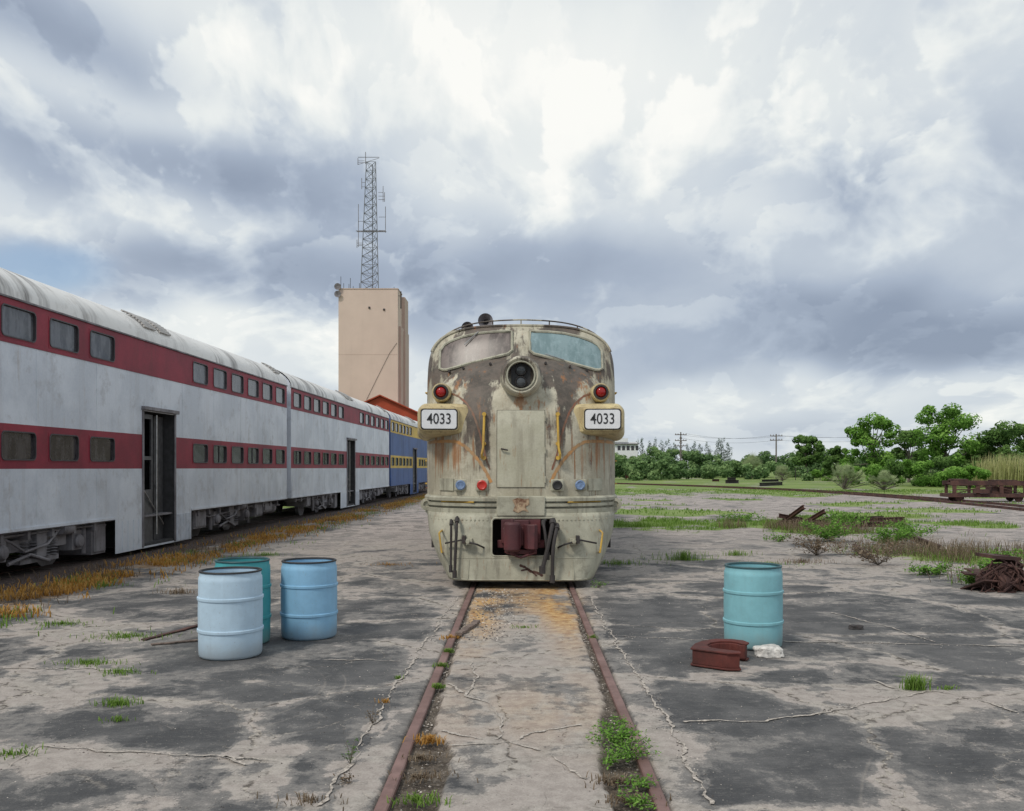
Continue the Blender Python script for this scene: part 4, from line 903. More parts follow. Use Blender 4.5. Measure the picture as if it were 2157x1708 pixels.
P,Nn,Sh=clumps(cl,50); o=leafmesh('distant_wood',P,Nn,.4,Sh,f_far,.55); tag(o,'distant green tree line behind the train','woodland',kind='stuff')
def blades(name,B,H,Wd,shade,mat,bend=.5,loc=(0,0,0),parent=None):
    B=np.asarray(B,float); n=len(B); a=rng.uniform(0,2*math.pi,n); b=rng.uniform(.2,1,n)*bend
    H=H*rng.uniform(.5,1.25,n); dx=np.cos(a)*b*H; dy=np.sin(a)*b*H
    sx=-np.sin(a)*Wd; sy=np.cos(a)*Wd
    def q(ox,oy,oz): return np.stack([B[:,0]+ox,B[:,1]+oy,B[:,2]+oz],1)
    V=np.stack([q(-sx,-sy,0),q(sx,sy,0),q(dx*.45+sx*.8,dy*.45+sy*.8,H*.6),q(dx*.45-sx*.8,dy*.45-sy*.8,H*.6),q(dx,dy,H*np.maximum(.3,1-.45*b))],1).reshape(-1,3)
    fs=[]
    for i in range(n): o=5*i; fs.append((o,o+1,o+2,o+3)); fs.append((o+3,o+2,o+4))
    me=bpy.data.meshes.new(name); me.from_pydata(V.tolist(),[],fs)
    sh=np.repeat(np.clip(shade+rng.normal(0,.15,n),0,1),5)+np.tile([-.2,-.2,0,0,.2],n)
    at=me.attributes.new('shade','FLOAT','POINT'); at.data.foreach_set('value',np.clip(sh,0,1).astype(np.float32))
    me.materials.append(mat); ob=bpy.data.objects.new(name,me); S.collection.objects.link(ob); ob.location=loc
    if parent: ob.parent=parent
    return ob
def palmetto(px,d,top,wd,label,seed):
    x,y,z=tw(px,top,d); random.seed(seed); P=[];e=empty('palmetto',(x,y,0)); tag(e,label,'palm'); mb=MB()
    for k in range(46):
        a=random.uniform(0,6.28); el=random.uniform(.1,1.35); L=random.uniform(.55,.9)*z*.75
        c=Vector((math.cos(a)*math.cos(el)*L*wd/z*.62,math.sin(a)*math.cos(el)*L*.8,.25+math.sin(el)*L)); mb.tube([(0,0,.1),(c.x*.5,c.y*.5,c.z*.62),tuple(c)],.02,4)
        n0=c.normalized()
        for j in range(17):
            f=(j-8)/8*1.7; sd2=n0.cross(Vector((0,0,1))).normalized(); up=sd2.cross(n0)
            dr=(n0*math.cos(f)+sd2*math.sin(f)*1.0+up*.1).normalized()*random.uniform(.55,.8)*z*.32; w=sd2*.05 if abs(math.cos(f))>.5 else n0*.05
            P.append((c-w,c+w,c+dr+Vector((0,0,-.06)),dr.z))
    mb.make('stems',[m_bark],parent=e)
    V=[];sh=[]
    for a,b,c,dz in P: V+=[tuple(a),tuple(b),tuple(c)]; s_=.4+.4*random.random(); sh+=[s_-.2,s_-.2,s_+.15]
    me=bpy.data.meshes.new('fronds'); me.from_pydata(V,[],[(i,i+1,i+2) for i in range(0,len(V),3)]); at=me.attributes.new('shade','FLOAT','POINT'); at.data.foreach_set('value',np.clip(np.array(sh),0,1).astype(np.float32))
    me.materials.append(f_palm); ob=bpy.data.objects.new('fronds',me); S.collection.objects.link(ob); ob.parent=e
palmetto(1778,72,966,4.4,'bushy spiky palmetto clump on lawn',1); palmetto(1862,70,982,3.4,'smaller spiky palmetto on lawn',2)
palmetto(1585,150,940,3.5,'distant small fan palm',3); palmetto(1648,118,972,2.5,'low palmetto at lawn edge',4)
x0,y0,_=tw(2120,970,84)
B=np.stack([rng.uniform(x0-2.2,x0+5,1900),rng.uniform(y0-2,y0+2,1900),np.zeros(1900)],1)
o=blades('reeds',B,2.9,.035,.5,f_reed,.3); tag(o,'stand of tall pale straw reeds','reeds',kind='stuff')
xa_=np.array(xs,float);ya_=np.array(ys,float)
def samp(M,x,y):
    i=np.clip(np.searchsorted(xa_,x)-1,0,nx-2); j=np.clip(np.searchsorted(ya_,y)-1,0,ny-2); return M[j,i]
def scatter(n,x0,x1,y0,y1,M,thr=.35,pw=1):
    x=rng.uniform(x0,x1,n); y=y0+(y1-y0)*rng.uniform(0,1,n)**pw; k=samp(M,x,y)>thr+rng.uniform(-.2,.35,n); x=x[k];y=y[k]
    nv=np.array([mn.fractal((a*.9,b*.9,5.),1.,2.,3) for a,b in zip(x,y)]); k=nv>-.05+rng.uniform(-.2,.2,len(x)); x=x[k];y=y[k]
    return np.stack([x,y,np.zeros(len(x))],1)
B=scatter(70000,1.2,16,13,34,grass,.42); o=blades('grass',B,.14,.007,.5,f_grass,.9); tag(o,'patchy green grass growing through concrete','grass',kind='stuff')
B=scatter(40000,2,40,30,75,grass,.42); o=blades('grass',B,.12,.018,.5,f_grass,.9); tag(o,'rough green lawn beyond the yard','grass',kind='stuff')
B=scatter(26000,6,12.5,14,28,grass,.42); o=blades('dry_weeds',B,.38,.005,.5,f_brown,1.); tag(o,'tangled dry brown weeds around scrap','weeds',kind='stuff')
def strip(n,mu,sd,y0,y1,sc,seed,th):
    y=y0+(y1-y0)*rng.uniform(0,1,n)**1.7; x=mu+.022*y+rng.normal(0,sd,n)
    nv=np.array([mn.fractal((a*sc,b*sc*.6,seed),1.,2.,3) for a,b in zip(x,y)]); k=nv>th; return np.stack([x[k],y[k],np.zeros(k.sum())],1)
B=strip(17000,-7.2,.38,11,75,.9,3.,-.08); o=blades('dry_grass',B,.12,.009,.55,f_dry,.9); tag(o,'orange dried grass strip beside coaches','grass',kind='stuff')
B=strip(5500,-7.4,.45,8,60,.8,6.,-.05); o=blades('dry_weeds',B,.16,.005,.35,f_brown,1.); tag(o,'brown dead weeds beside ballast','weeds',kind='stuff')
B=strip(7000,-7.0,.5,9,60,.9,8.,.12); o=blades('grass',B,.11,.007,.6,f_grass,.9); tag(o,'green grass blades along coach track','grass',kind='stuff')
B=np.stack([rng.uniform(-16,-10.7,9000),rng.uniform(11,40,9000),np.zeros(9000)],1); o=blades('grass',B,.45,.02,.7,f_grass,.6); tag(o,'green grass beyond the coaches','grass',kind='stuff')
def tuft(px,py,n,rad,h,mat,label,w=.004,bend=.9,asp=.5):
    x,y=G(px,py); r=np.abs(rng.normal(0,rad,n)); a=rng.uniform(0,6.28,n); B=np.stack([r*np.cos(a),r*np.sin(a)*asp,np.zeros(n)],1)
    o=blades('grass_tuft',B,h,w,.55,mat,bend,loc=(x,y,0)); tag(o,label,'grass',group='tufts growing from cracks in the concrete')
for px,py,n,rad,h,mt,lb in [(248,1485,160,.11,.06,f_grass,'green grass tuft in concrete crack'),(248,1518,60,.06,.05,f_grass,'small green grass tuft in crack'),(190,1398,220,.2,.05,f_grass,'spreading green grass tuft'),(250,1418,140,.14,.05,f_grass,'green grass tuft in pale patch'),
   (265,1342,340,.28,.05,f_grass,'wide low green grass tuft'),(130,1315,200,.2,.05,f_grass,'low green grass tuft'),(380,1250,160,.25,.09,f_brown,'pale dry weedy tuft'),(220,1235,90,.2,.08,f_grass,'low sparse grass tuft'),
   (1925,1452,240,.06,.14,f_grass,'upright bright green grass tuft'),(1995,1452,50,.05,.04,f_grass,'tiny grass tuft in crack'),(900,1565,170,.06,.06,f_dry,'orange dry tuft beside rail'),(930,1405,120,.03,.05,f_grass,'green weeds between rail and slab'),(945,1375,120,.03,.05,f_grass,'green weeds beside sunken rail'),(922,1450,100,.03,.05,f_grass,'green weeds beside sunken rail'),
   (880,1690,160,.10,.05,f_grass,'low grass inside rail gap'),(885,1640,120,.1,.04,f_brown,'dead grass inside rail gap'),(890,1600,150,.08,.04,f_brown,'dead grass inside rail gap'),(1105,1322,80,.12,.03,f_grass,'thin grass between the rails'),(950,1345,90,.08,.05,f_dry,'orange grass beside rail'),
   (20,1590,90,.15,.05,f_grass,'low grass at crack'),(650,1690,60,.12,.05,f_brown,'dead twiggy weeds in joint'),(1250,1345,60,.03,.05,f_grass,'weeds beside sunken rail'),(1330,1690,200,.10,.05,f_brown,'dead grass inside rail gap'),(1300,1650,200,.09,.05,f_brown,'dead grass inside rail gap'),(840,1430,30,.03,.04,f_grass,'tiny weeds along joint'),(810,1480,30,.03,.04,f_dry,'tiny dry weeds along joint'),
   (1440,1180,260,.25,.24,f_grass,'leggy green weeds in concrete'),(1550,1170,160,.25,.14,f_grass,'green weeds in concrete'),(1300,1188,260,.5,.1,f_grass,'low green grass beside locomotive'),(1350,1110,300,.7,.35,f_grass,'tall thin weeds in concrete'),(820,1190,120,.3,.05,f_dry,'orange dry grass tuft'),(560,1170,160,.3,.1,f_grass,'green tuft beside track'),
   (1620,1190,160,.4,.08,f_grass,'low green weeds in concrete'),(1690,1185,200,.4,.1,f_brown,'dry stalks in concrete')]:
    tuft(px,py,n,rad,h,mt,lb)
def weed(px,py,rad,h,n,label,mat=f_bright,leaf=.012,ns=14):
    x,y=G(px,py); e=empty('weed_plant',(x,y,0)); tag(e,label,'weed',group='leafy weeds growing in the yard'); mb=MB();P=[]
    for k in range(ns):
        a=random.uniform(0,6.28); r=rad*random.uniform(.3,1); hh=h*random.uniform(.3,1); c=Vector((r*math.cos(a),r*.8*math.sin(a),hh)); m_=Vector((c.x*.5,c.y*.5,hh*.75)); mb.tube([(0,0,0),m_,c],.0022,4)
        for j in range(n//ns):
            t=random.uniform(.25,1.05); q=Vector((0,0,0)).lerp(c,t); q.z=hh*math.sin(min(1,t)*1.5)*1.0; P.append(q+Vector([random.gauss(0,leaf*1.1) for _ in range(3)]))
    mb.make('stems',[m_bark],parent=e,recalc=False)
    P=np.array([tuple(p) for p in P]); P[:,2]=np.maximum(P[:,2],.005); leafmesh('leaves',P,rng.normal(size=P.shape)*.5+np.array([0,0,1.]),leaf,rng.uniform(.1,.8,len(P)),mat,.5,parent=e)
weed(1300,1570,.22,.14,900,'leafy green weed sprawling over rail',leaf=.012,ns=26); weed(1325,1600,.22,.12,600,'leafy green weed beside rail',leaf=.011,ns=22); weed(1285,1610,.15,.08,250,'leafy green weed beside rail'); weed(1340,1660,.13,.06,220,'low leafy weed beside rail'); weed(1345,1700,.12,.07,240,'low leafy weed beside rail'); weed(1290,1540,.14,.1,260,'leafy green weed in rail gap')
weed(738,1610,.07,.15,110,'spindly weed in pavement joint',mat=f_dark,leaf=.009,ns=8); weed(785,1525,.08,.12,90,'spindly brownish weed in joint',mat=f_brown,leaf=.008,ns=8); weed(735,1650,.06,.06,60,'small reddish weed in joint',mat=f_brown,ns=7)
weed(2100,1225,.5,.35,900,'leafy green creeper around scrap',leaf=.03,ns=24); weed(1960,1210,.5,.18,800,'low leafy weeds near scrap',leaf=.028,ns=24); weed(1640,1140,.4,.2,300,'leafy weeds near scrap rails',leaf=.03)
weed(1750,1140,.9,.5,1700,'tall leafy weeds around scrap rails',leaf=.035,ns=34); weed(1880,1150,.9,.45,1500,'tall leafy weeds around scrap rails',leaf=.035,ns=30); weed(1260,1238,.15,.1,120,'small weed near pilot',leaf=.015)
weed(2130,1190,.5,.3,700,'leafy weeds beside rusted heap',leaf=.03,ns=20); weed(1720,1170,.8,.45,900,'weeds among dry stalks',mat=f_brown,leaf=.028,ns=60); weed(1850,1190,.9,.45,900,'dry twiggy weeds in yard',mat=f_brown,leaf=.028,ns=60)
weed(1780,1110,1.2,.5,1400,'leafy weeds behind scrap rails',leaf=.045,ns=34); weed(1920,1130,1.0,.4,1200,'leafy weeds beside rusty channel',leaf=.04,ns=30); weed(1560,1098,1.1,.25,900,'low leafy weeds in concrete',leaf=.04,ns=30)
weed(2050,1235,.35,.25,600,'leafy creeper on rusty heap',leaf=.025,ns=24)
# ------------------------------------------------------------------ SCRAP
def beam(mb,p,q,h=.14,w=.14,flange=.02,roll=0):
    p=Vector(p);q=Vector(q); d=(q-p).normalized(); s=d.cross(Vector((0,0,1))).normalized(); u=s.cross(d)
    if roll: s,u=s*math.cos(roll)+u*math.sin(roll),u*math.cos(roll)-s*math.sin(roll)
    prof=[(-w/2,0),(w/2,0),(w/2,flange),(flange/2,flange),(flange/2,h-flange),(w/2*.6,h-flange),(w/2*.6,h),(-w/2*.6,h),(-w/2*.6,h-flange),(-flange/2,h-flange),(-flange/2,flange),(-w/2,flange)]
    mb.grid([[p+s*a+u*b for a,b in prof+[prof[0]]],[q+s*a+u*b for a,b in prof+[prof[0]]]])
    mb.add([p+s*a+u*b for a,b in prof],[tuple(range(12))]); mb.add([q+s*a+u*b for a,b in prof],[tuple(range(12))])
def scrap(name,label,lst,mat=m_rust):
    mb=MB()
    for b in lst: beam(mb,*b)
    c=Vector(lst[0][0]); o=mb.make(name,[mat],off=(c.x,c.y,0),loc=(c.x,c.y,0)); tag(o,label,'scrap metal')
def gw(px,py,z=0):
    x,y=G(px,py); return (x,y,z)
scrap('scrap_rail','rusty rail lying on ground among weeds',[(gw(1640,1108,.03),gw(1905,1104,.1))])
scrap('scrap_rail','rusty beam propped at an angle',[(gw(1690,1106,.1),(W(1640,1098,28.5)[0],28.5,.25)),(gw(1650,1106,.05),(W(1694,1075,27.6)[0],27.6,.58),.12,.12)])
scrap('scrap_rail','short rusty beam propped on pile',[(gw(1700,1108,.08),(W(1738,1083,27.4)[0],27.4,.46),.12,.12),(gw(1670,1112,.0),gw(1790,1104,.18),.14,.14)])
scrap('scrap_rail','rusty rails stacked flat in weeds',[(gw(1720,1112,.0),gw(1900,1108,.02),.14),(gw(1740,1108,.16),gw(1860,1102,.12),.12)])
scrap('scrap_rail','rusty channel lying across weeds',[(gw(1888,1132,.1),gw(1980,1165,.05),.12,.14)])
scrap('scrap_rail','short rusty offcut in dry weeds',[(gw(1800,1162,.05),gw(1832,1178,.02),.12,.12)])
random.seed(11); c=Vector(gw(2110,1245)); mb=MB()
for k in range(22):
    a=random.gauss(.2,.33); b=random.uniform(-.25,.35); hz_=max(.03,.46*math.exp(-((a-.0)/.5)**2)*random.uniform(.2,1.))
    w_=random.uniform(.06,.26);d_=random.uniform(.05,.2);t_=random.choice((.012,.02,.05))
    mb.box(-w_,w_,-d_,d_,-t_,t_,0,Matrix.Translation((a,b,hz_))@Matrix.Rotation(random.gauss(0,.45),4,'X')@Matrix.Rotation(random.gauss(0,.35),4,'Y')@Matrix.Rotation(random.uniform(0,3),4,'Z'))
mb.box(-.32,.12,-.2,.25,.46,.51,0,Matrix.Rotation(.08,4,'Y')@Matrix.Rotation(.1,4,'Z'))
for k in range(46):
    a=random.uniform(-.42,.7); b=random.uniform(-.35,-.1); pts_=[(a,b,random.uniform(.25,.48))]
    for j in range(5): pts_.append((pts_[-1][0]+random.uniform(-.15,.12),pts_[-1][1]-random.uniform(-.02,.06),max(.01,pts_[-1][2]-random.uniform(.0,.15))))
    mb.tube(pts_,random.choice((.006,.009,.013)),5)
for xx2,yy_,zz2,ax_ in((-.30,-.1,.15,'y'),(-.12,-.22,.12,'x'),(.15,-.2,.14,'y'),(.5,-.1,.16,'x')): mb.lathe([(.05,-.1),(.12,-.09),(.15,0),(.12,.09),(.05,.1)],(xx2,yy_,zz2),ax_,20)
o=mb.make('scrap_machinery',[m_rust],loc=(c.x+.12,c.y+.2,0),bevel=.005); tag(o,'rusted heap of plates, cables and rollers in weeds','scrap metal')
c=Vector(gw(2075,1056)); mb=MB()
mb.box(-2,2,-.7,-.6,.85,1.1);mb.box(-2,2,.6,.7,.85,1.1); mb.box(-2.1,2.1,-.75,.75,.22,.42)
for x in np.linspace(-1.8,1.8,4): mb.box(x-.08,x+.08,-.65,.65,.9,1.0); mb.box(x-.1,x+.1,-.68,-.6,.42,.85);mb.box(x-.08,x+.08,.6,.68,.42,.85)
mb.box(-1.7,-1.1,-.7,.7,1.1,1.2);mb.box(.4,1.5,-.4,.7,1.1,1.15); mb.box(-.9,-.1,-.9,-.7,.45,.65); mb.box(-1.9,-.2,-.66,-.63,.6,.66); mb.box(.2,1.2,-.5,.5,.42,.8)
mb.tube([(-1.8,-.66,.4),(0,-.66,.9),(1.8,-.66,.4)],.03,5)
for x in(-1.5,1.5): mb.lathe([(0,-.6),(.22,-.6),(.22,-.5),(.06,-.5),(.06,.5),(.22,.5),(.22,.6),(0,.6)],(x,0,.2),'y',20)
o=mb.make('steel_frame_cart',[m_rust],loc=(c.x,c.y,0.02),bevel=.01,rot=(0,0,-.12)); tag(o,'rusty heavy steel frame standing on siding','scrap metal')
ctl=[(20.6,34),(21.2,38),(22.3,48),(22.3,60),(21.5,70),(17.5,85),(11,100),(4,112)]
xi=lambda y:float(np.interp(y,[p[1] for p in ctl],[p[0] for p in ctl]))
sid=empty('railway_track',(22,60,0)); tag(sid,'rusty siding curving across the grass','track')
for off_ in(0,1.5):
    mb=MB(); yy=np.arange(30,112,2.)
    sm=[np.mean([xi(y+d) for d in(-5,-2.5,0,2.5,5)]) for y in yy]
    rows=[[(sx+off_-.04,y,.0),(sx+off_-.04,y,.12),(sx+off_+.04,y,.12),(sx+off_+.04,y,.0)] for sx,y in zip(sm,yy)]
    mb.grid(rows); mb.make('rail',[m_rust],parent=sid,off=(22,60,0))
scrap('timber_pile','dark stack of timbers on lawn',[(gw(1600,1024,.0),gw(1648,1022,.0),.35,.4),(gw(1605,1022,.35),gw(1640,1021,.35),.25,.4)],m_iron)
scrap('timber_pile','low pile of dark sleepers in grass',[(gw(1528,1018,.0),gw(1556,1018,.0),.4,.5),(gw(1532,1018,.4),gw(1550,1018,.4),.3,.5)],m_iron)
scrap('timber_pile','small rusty stack in grass',[(gw(1500,1014,.0),gw(1515,1014,.0),.3,.5)],m_rust)
x,y=G(1397,1008); mb=MB(); mb.lathe([(0,-1.15),(.35,-1.12),(.58,-.95),(.62,-.8),(.62,.8),(.58,.95),(.35,1.12),(0,1.15)],(0,0,.8),'x',24)
for a in(-.7,.7): mb.box(a-.1,a+.1,-.4,.4,0,.4)
o=mb.make('storage_tank',[plain('white_tank_paint',(.7,.72,.74),.4)],loc=(x,y,0)); tag(o,'small white horizontal storage tank on saddles','tank')
x,y=G(1325,1010); mb=MB(); mb.box(-.55,.55,-.4,.4,.25,1.0); mb.box(-.65,.65,-.5,.5,1.0,1.1); mb.box(-.5,-.4,-.4,.4,0,.25);mb.box(.4,.5,-.4,.4,0,.25); o=mb.make('rusty_box',[m_rustred],loc=(x,y,0),bevel=.03); tag(o,'rusty orange steel box on legs','container')
x,y=G(1352,1008); mb=MB(); mb.box(-.5,.6,-.4,.4,0.1,.7); mb.lathe([(0,-.3),(.25,-.3),(.25,.3),(0,.3)],(0,0,.85),'x',14); mb.box(-.6,.7,-.5,.5,.0,.1);o=mb.make('machinery_block',[m_iron],loc=(x,y,0),bevel=.03); tag(o,'dark machinery block on lawn','scrap metal')
x0_,y0_=G(1425,1003); x1_,_=G(1482,1003); mb=MB()
for k in range(9): xx=x0_+(x1_-x0_)*k/8; mb.box(xx-.05,xx+.05,y0_-.05,y0_+.05,0,1.4)
mb.box(x0_,x1_,y0_-.08,y0_-.05,1.2,1.35);mb.box(x0_,x1_,y0_-.08,y0_-.05,.6,.7); mb.box(x0_+1,x1_,y0_-.03,y0_,.1,1.2,1)
o=mb.make('yard_fence',[plain('pale_fence',(.5,.5,.46)),plain('straw_panel',(.4,.34,.18))],off=(x0_,y0_,0),loc=(x0_,y0_,0)); tag(o,'pale low fence with straw coloured panels','fence')
mb=MB()
for k in range(26):
    xx=40+k*1.8; mb.box(xx-.04,xx+.04,132,132.08,0,1.8)
for z in(.3,.75,1.2,1.75): mb.box(40,85,132,132.03,z-.012,z+.012)
o=mb.make('wire_fence',[m_iron],off=(40,132,0),loc=(40,132,0)); tag(o,'dark wire fence in front of trees','fence')
x,y=G(1552,1003); mb=MB(); mb.box(-1.1,.6,-.5,.5,.4,.8); mb.box(.0,.6,-.45,.45,.8,1.2)
for a in(-.8,.35): mb.lathe([(0,-.55),(.3,-.55),(.3,.55),(0,.55)],(a,0,.3),'y',16,1)
o=mb.make('yard_tractor',[plain('tractor_yellow',(.5,.35,.04)),m_blk],loc=(x,y,0),bevel=.04); tag(o,'small yellow yard vehicle parked far off','vehicle')
def pole(px,top,d,label,lattice=False):
    x,y,z=tw(px,top,d); mb=MB(); mb.tube([(0,0,0),(0,0,z)],[.17,.11],8)
    for zz in((z-.35,z-1.1) if not lattice else (z-.5,z-1.6,z-2.6)):
        mb.box(-1.1,1.1,-.06,.06,zz-.07,zz+.07)
        for a in(-1,-.5,.5,1): mb.lathe([(0,0),(.06,0),(.07,.1),(.03,.2),(0,.2)],(a,0,zz+.07),'z',8)
    if lattice:
        for k in range(7): mb.tube([(-.5+.05*k,0,z*.3+k*.8),(.45-.05*k,0,z*.3+k*.8+.8)],.05,4); mb.tube([(.5-.05*k,0,z*.3+k*.8),(-.45+.05*k,0,z*.3+k*.8+.8)],.05,4)
    o=mb.make('utility_pole',[plain('pole_wood',(.16,.14,.13),.9)],loc=(x,y,0)); tag(o,label,'utility pole'); return Vector((x,y,z))
p1=pole(1434,910,170,'tall utility pole with cross braces',True); p2=pole(1635,914,160,'wooden utility pole with crossarm'); p3=pole(1980,905,175,'wooden utility pole with crossarm')
for k,(dx,dz) in enumerate([(-1,-.3),(1,-.3),(0,-1.1)]):
    mb=MB()
    pts_=[]
    for a,b in((p1,p2),(p2,p3)):
        pts_+=[tuple(a.lerp(b,t/12)+Vector((dx,0,dz-1.4*4*(t/12)*(1-t/12)*.5))) for t in range(13 if b is p3 else 12)]
    mb.tube(pts_,.016,4)
    o=mb.make('power_line',[m_blk],off=tuple(p2),loc=tuple(p2)); tag(o,'thin dark overhead wire between utility poles','power line')
# ------------------------------------------------------------------ BUILDINGS
def stucco(name,c,v=.1):
    m,t,out=newmat(name); P=N(t,'ShaderNodeTexCoord').outputs['Object']
    n=NZ(t,P,.25,5,.6); s_=NZ(t,SCL(t,P,(1.2,1.2,.07)),1,5,.6); f=NZ(t,P,9,4,.6)
    col=MX(t,SM(t,n,.3,.7),tuple(x*(1-v) for x in c),c); col=MX(t,MA(t,'MULTIPLY',SM(t,s_,.5,.7),.15),col,tuple(x*.65 for x in c)); col=MX(t,MA(t,'MULTIPLY',f,.1),col,tuple(x*.6 for x in c))
    princ(t,out,col,.85,0,f,.2,.02,.2); return m
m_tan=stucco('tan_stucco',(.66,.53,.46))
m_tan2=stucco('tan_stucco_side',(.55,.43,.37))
D=120.; a=W(713,609,D); b=W(838,609,D); H=a.z; tx0,tx1=a.x,b.x
tb_=empty('concrete_tower_block',((tx0+tx1)/2,D,0)); tag(tb_,'tall windowless tan tower block with rooftop mast','building')
mb=MB(); mb.box(tx0,tx1,D,D+4.0,-.5,H)
for z in(H*.33,H*.66): mb.box(tx0-.01,tx1+.01,D-.012,D-.001,z-.03,z+.03,1)
o_=(tb_.location.x,D,0)
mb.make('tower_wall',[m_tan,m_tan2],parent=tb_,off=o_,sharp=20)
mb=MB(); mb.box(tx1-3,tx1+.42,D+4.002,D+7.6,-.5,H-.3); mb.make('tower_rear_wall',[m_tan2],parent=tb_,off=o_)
zs_=W(0,685,D).z
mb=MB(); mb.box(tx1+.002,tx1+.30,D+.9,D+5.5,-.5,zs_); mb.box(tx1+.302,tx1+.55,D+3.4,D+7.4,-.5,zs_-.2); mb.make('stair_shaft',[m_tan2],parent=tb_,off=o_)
mb=MB(); mb.box(tx0-.06,tx1+.06,D-.06,D+4.06,H,H+.12); mb.make('parapet_coping',[m_tan2],parent=tb_,off=o_)
for px,py in((778,648),(809,652)):
    mb=MB(); p=W(px,py,D); mb.box(p.x-.12,p.x+.12,D-.12,D-.001,p.z-.12,p.z+.12); mb.make('wall_lamp',[m_iron],parent=tb_,off=o_)
mb=MB(); mb.tube([tuple(W(px,py,D)+Vector((0,-.05,0))) for px,py in((836,722),(820,745),(795,795),(772,842))],.022,4); mb.make('hanging_cable',[m_iron],parent=tb_,off=o_)
for px,hh in((718,1.9),(724,1.),(735,.9),(738,1.7),(744,.6),(757,1.0),(830,.5)):
    mb=MB(); p=W(px,609,D+1); mb.tube([(p.x,D+1,H),(p.x,D+1,H+hh)],.035,5); mb.make('roof_antenna',[m_iron],parent=tb_,off=o_)
for dz in(-.7,.3):
    mb=MB(); mb.lathe([(0,.12),(.25,.08),(.45,-.05),(.42,-.05),(.22,.05),(0,.08)],(tx0-.05,D-.3,H+dz),'y',18); mb.tube([(tx0+.1,D,H+dz),(tx0-.05,D-.2,H+dz)],.05,5); mb.make('dish_antenna',[m_greyiron],parent=tb_,off=o_)
mb=MB(); mb.tube([(tx1+.35,D+.5,H-2.5),(tx1+.35,D+.5,H-.2)],.08,6);mb.tube([(tx1,D+.5,H-.8),(tx1+.35,D+.5,H-.8)],.04,4); mb.make('wall_antenna',[m_iron],parent=tb_,off=o_)
DM=D+2; p0=W(763,607,DM);p1_=W(800,607,DM); pt=W(0,325,DM).z; cxm=(p0.x+p1_.x)/2; topx=W(783,325,DM).x
def legs(t):
    w=1.2*(1-t)+.62*t; cx_=cxm*(1-t)+topx*t; z=H+(pt-H-1.2)*t; return [Vector((cx_-w,DM-w,z)),Vector((cx_+w,DM-w,z)),Vector((cx_,DM+w,z))]
mb=MB(); nseg=15
for i in range(nseg):
    A_=legs(i/nseg);B_=legs((i+1)/nseg)
    for k in range(3):
        l=(k+1)%3; mb.tube([A_[k],B_[k]],.06,5); mb.tube([A_[k],B_[l]],.028,4); mb.tube([A_[l],B_[k]],.028,4); mb.tube([B_[k],B_[l]],.03,4)
mast=mb.make('lattice_mast',[plain('galvanised_steel',(.17,.18,.2),.5,.3)],parent=tb_,off=o_)
for px0,py0,py1,pxm in((755,430,520,768),(812,435,490,798),(807,392,425,797),(762,375,398,770),(754,333,347,768),(752,505,522,765),(810,405,425,797)):
    q0=W(px0,py0,DM);q1=W(px0,py1,DM);qm=W(pxm,(py0+py1)/2,DM)
    mb=MB(); mb.tube([q0,q1],.045,5); mb.tube([(q0.x,DM,q1.z+.3),(qm.x,DM,q1.z+.3)],.03,4); mb.tube([(q0.x,DM,q0.z-.4*(q0.z-q1.z)),(qm.x,DM,q0.z-.4*(q0.z-q1.z))],.03,4); mb.make('whip_antenna',[m_greyiron],parent=mast,off=o_)
mb=MB(); q=W(770,320,DM); mb.tube([(q.x,DM,W(0,345,DM).z),(q.x,DM,q.z)],.05,5); z=W(0,331,DM).z; mb.tube([(W(754,0,DM).x,DM,z),(W(799,0,DM).x,DM,z)],.04,4); mb.tube([(W(754,0,DM).x,DM,z-1),(W(799,0,DM).x,DM,z-.1)],.03,4); z=W(0,488,DM).z; mb.tube([(W(752,0,DM).x,DM,z),(W(814,0,DM).x,DM,z)],.05,4); mb.tube([(W(752,0,DM).x,DM-.8,z-.1),(W(814,0,DM).x,DM-.8,z-.1)],.05,4); mb.make('antenna_arm',[m_greyiron],parent=mast,off=o_)
wx=-12.9; e=empty('gabled_warehouse',(wx,82,0)); tag(e,'long warehouse with rust red gabled roof','building')
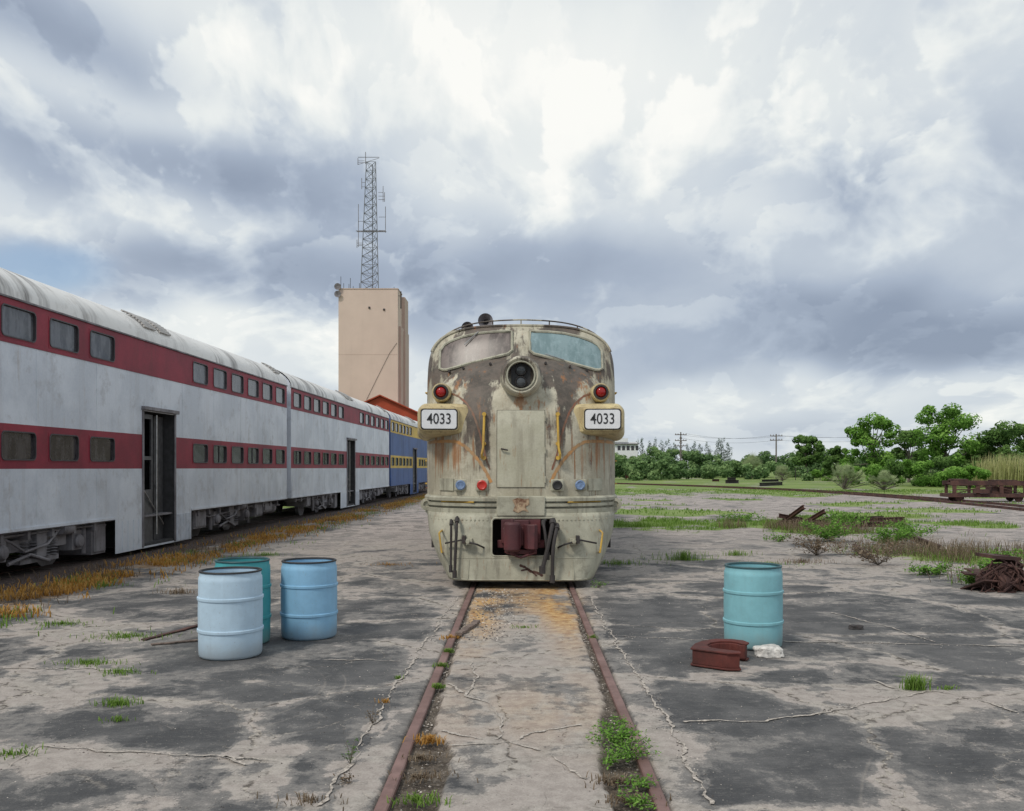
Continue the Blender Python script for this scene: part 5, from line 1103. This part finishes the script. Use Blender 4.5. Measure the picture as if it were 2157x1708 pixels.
zr_=8.35; zev=6.0; hw=5.2
mb=MB(); mb.add([(wx-hw,82,0),(wx+hw,82,0),(wx+hw,82,zev),(wx,82,zr_-.05),(wx-hw,82,zev)],[(0,1,2,3,4)]); mb.add([(wx-hw,125,0),(wx+hw,125,0),(wx+hw,125,zev),(wx,125,zr_-.05),(wx-hw,125,zev)],[(0,1,2,3,4)])
for sg in(-1,1): mb.add([(wx+sg*hw,82,0),(wx+sg*hw,125,0),(wx+sg*hw,125,zev),(wx+sg*hw,82,zev)],[(0,1,2,3)])
m_brick=paint('rust_red_cladding',(.40,.075,.04),(.32,.06,.03),(.12,.04,.03),.3,.2,.1,sc=.4,spec=.15)
mb.make('wall',[m_brick],parent=e,off=(wx,82,0))
mb=MB()
for sg in(-1,1):
    x1=wx+sg*(hw+.3); z1=zev-.14; mb.add([(wx,81.7,zr_),(x1,81.7,z1),(x1,125.3,z1),(wx,125.3,zr_),(wx,81.7,zr_+.12),(x1,81.7,z1+.12),(x1,125.3,z1+.12),(wx,125.3,zr_+.12)],[(0,1,2,3),(4,5,6,7),(0,1,5,4),(2,3,7,6),(1,2,6,5)])
mb.make('roof',[m_brick],parent=e,off=(wx,82,0))
x0,_,z1=tw(1296,922,190); x1=W(1343,0,190).x; e=empty('white_building',((x0+x1)/2,190,0)); tag(e,'low white flat roofed building behind trees','building')
mb=MB(); mb.box(x0,x1,190,200,0,z1-.9); mb.box(x0-.2,(x0+x1)/2+.3,189.8,200.2,z1-.9,z1-.1); mb.make('wall',[plain('white_wall',(.75,.76,.78),.7,var=.05)],parent=e,off=((x0+x1)/2,190,0))
mb=MB(); mb.box(x0-.4,x1+.4,189.5,200.5,z1-1.35,z1-1.2); mb.make('roof_edge',[m_greyiron],parent=e,off=((x0+x1)/2,190,0))
for k in range(5):
    xx=x0+.5+k*.95; mb=MB(); mb.box(xx,xx+.6,189.93,189.99,z1-2.6,z1-1.7); mb.make('window',[m_winl],parent=e,off=((x0+x1)/2,190,0))
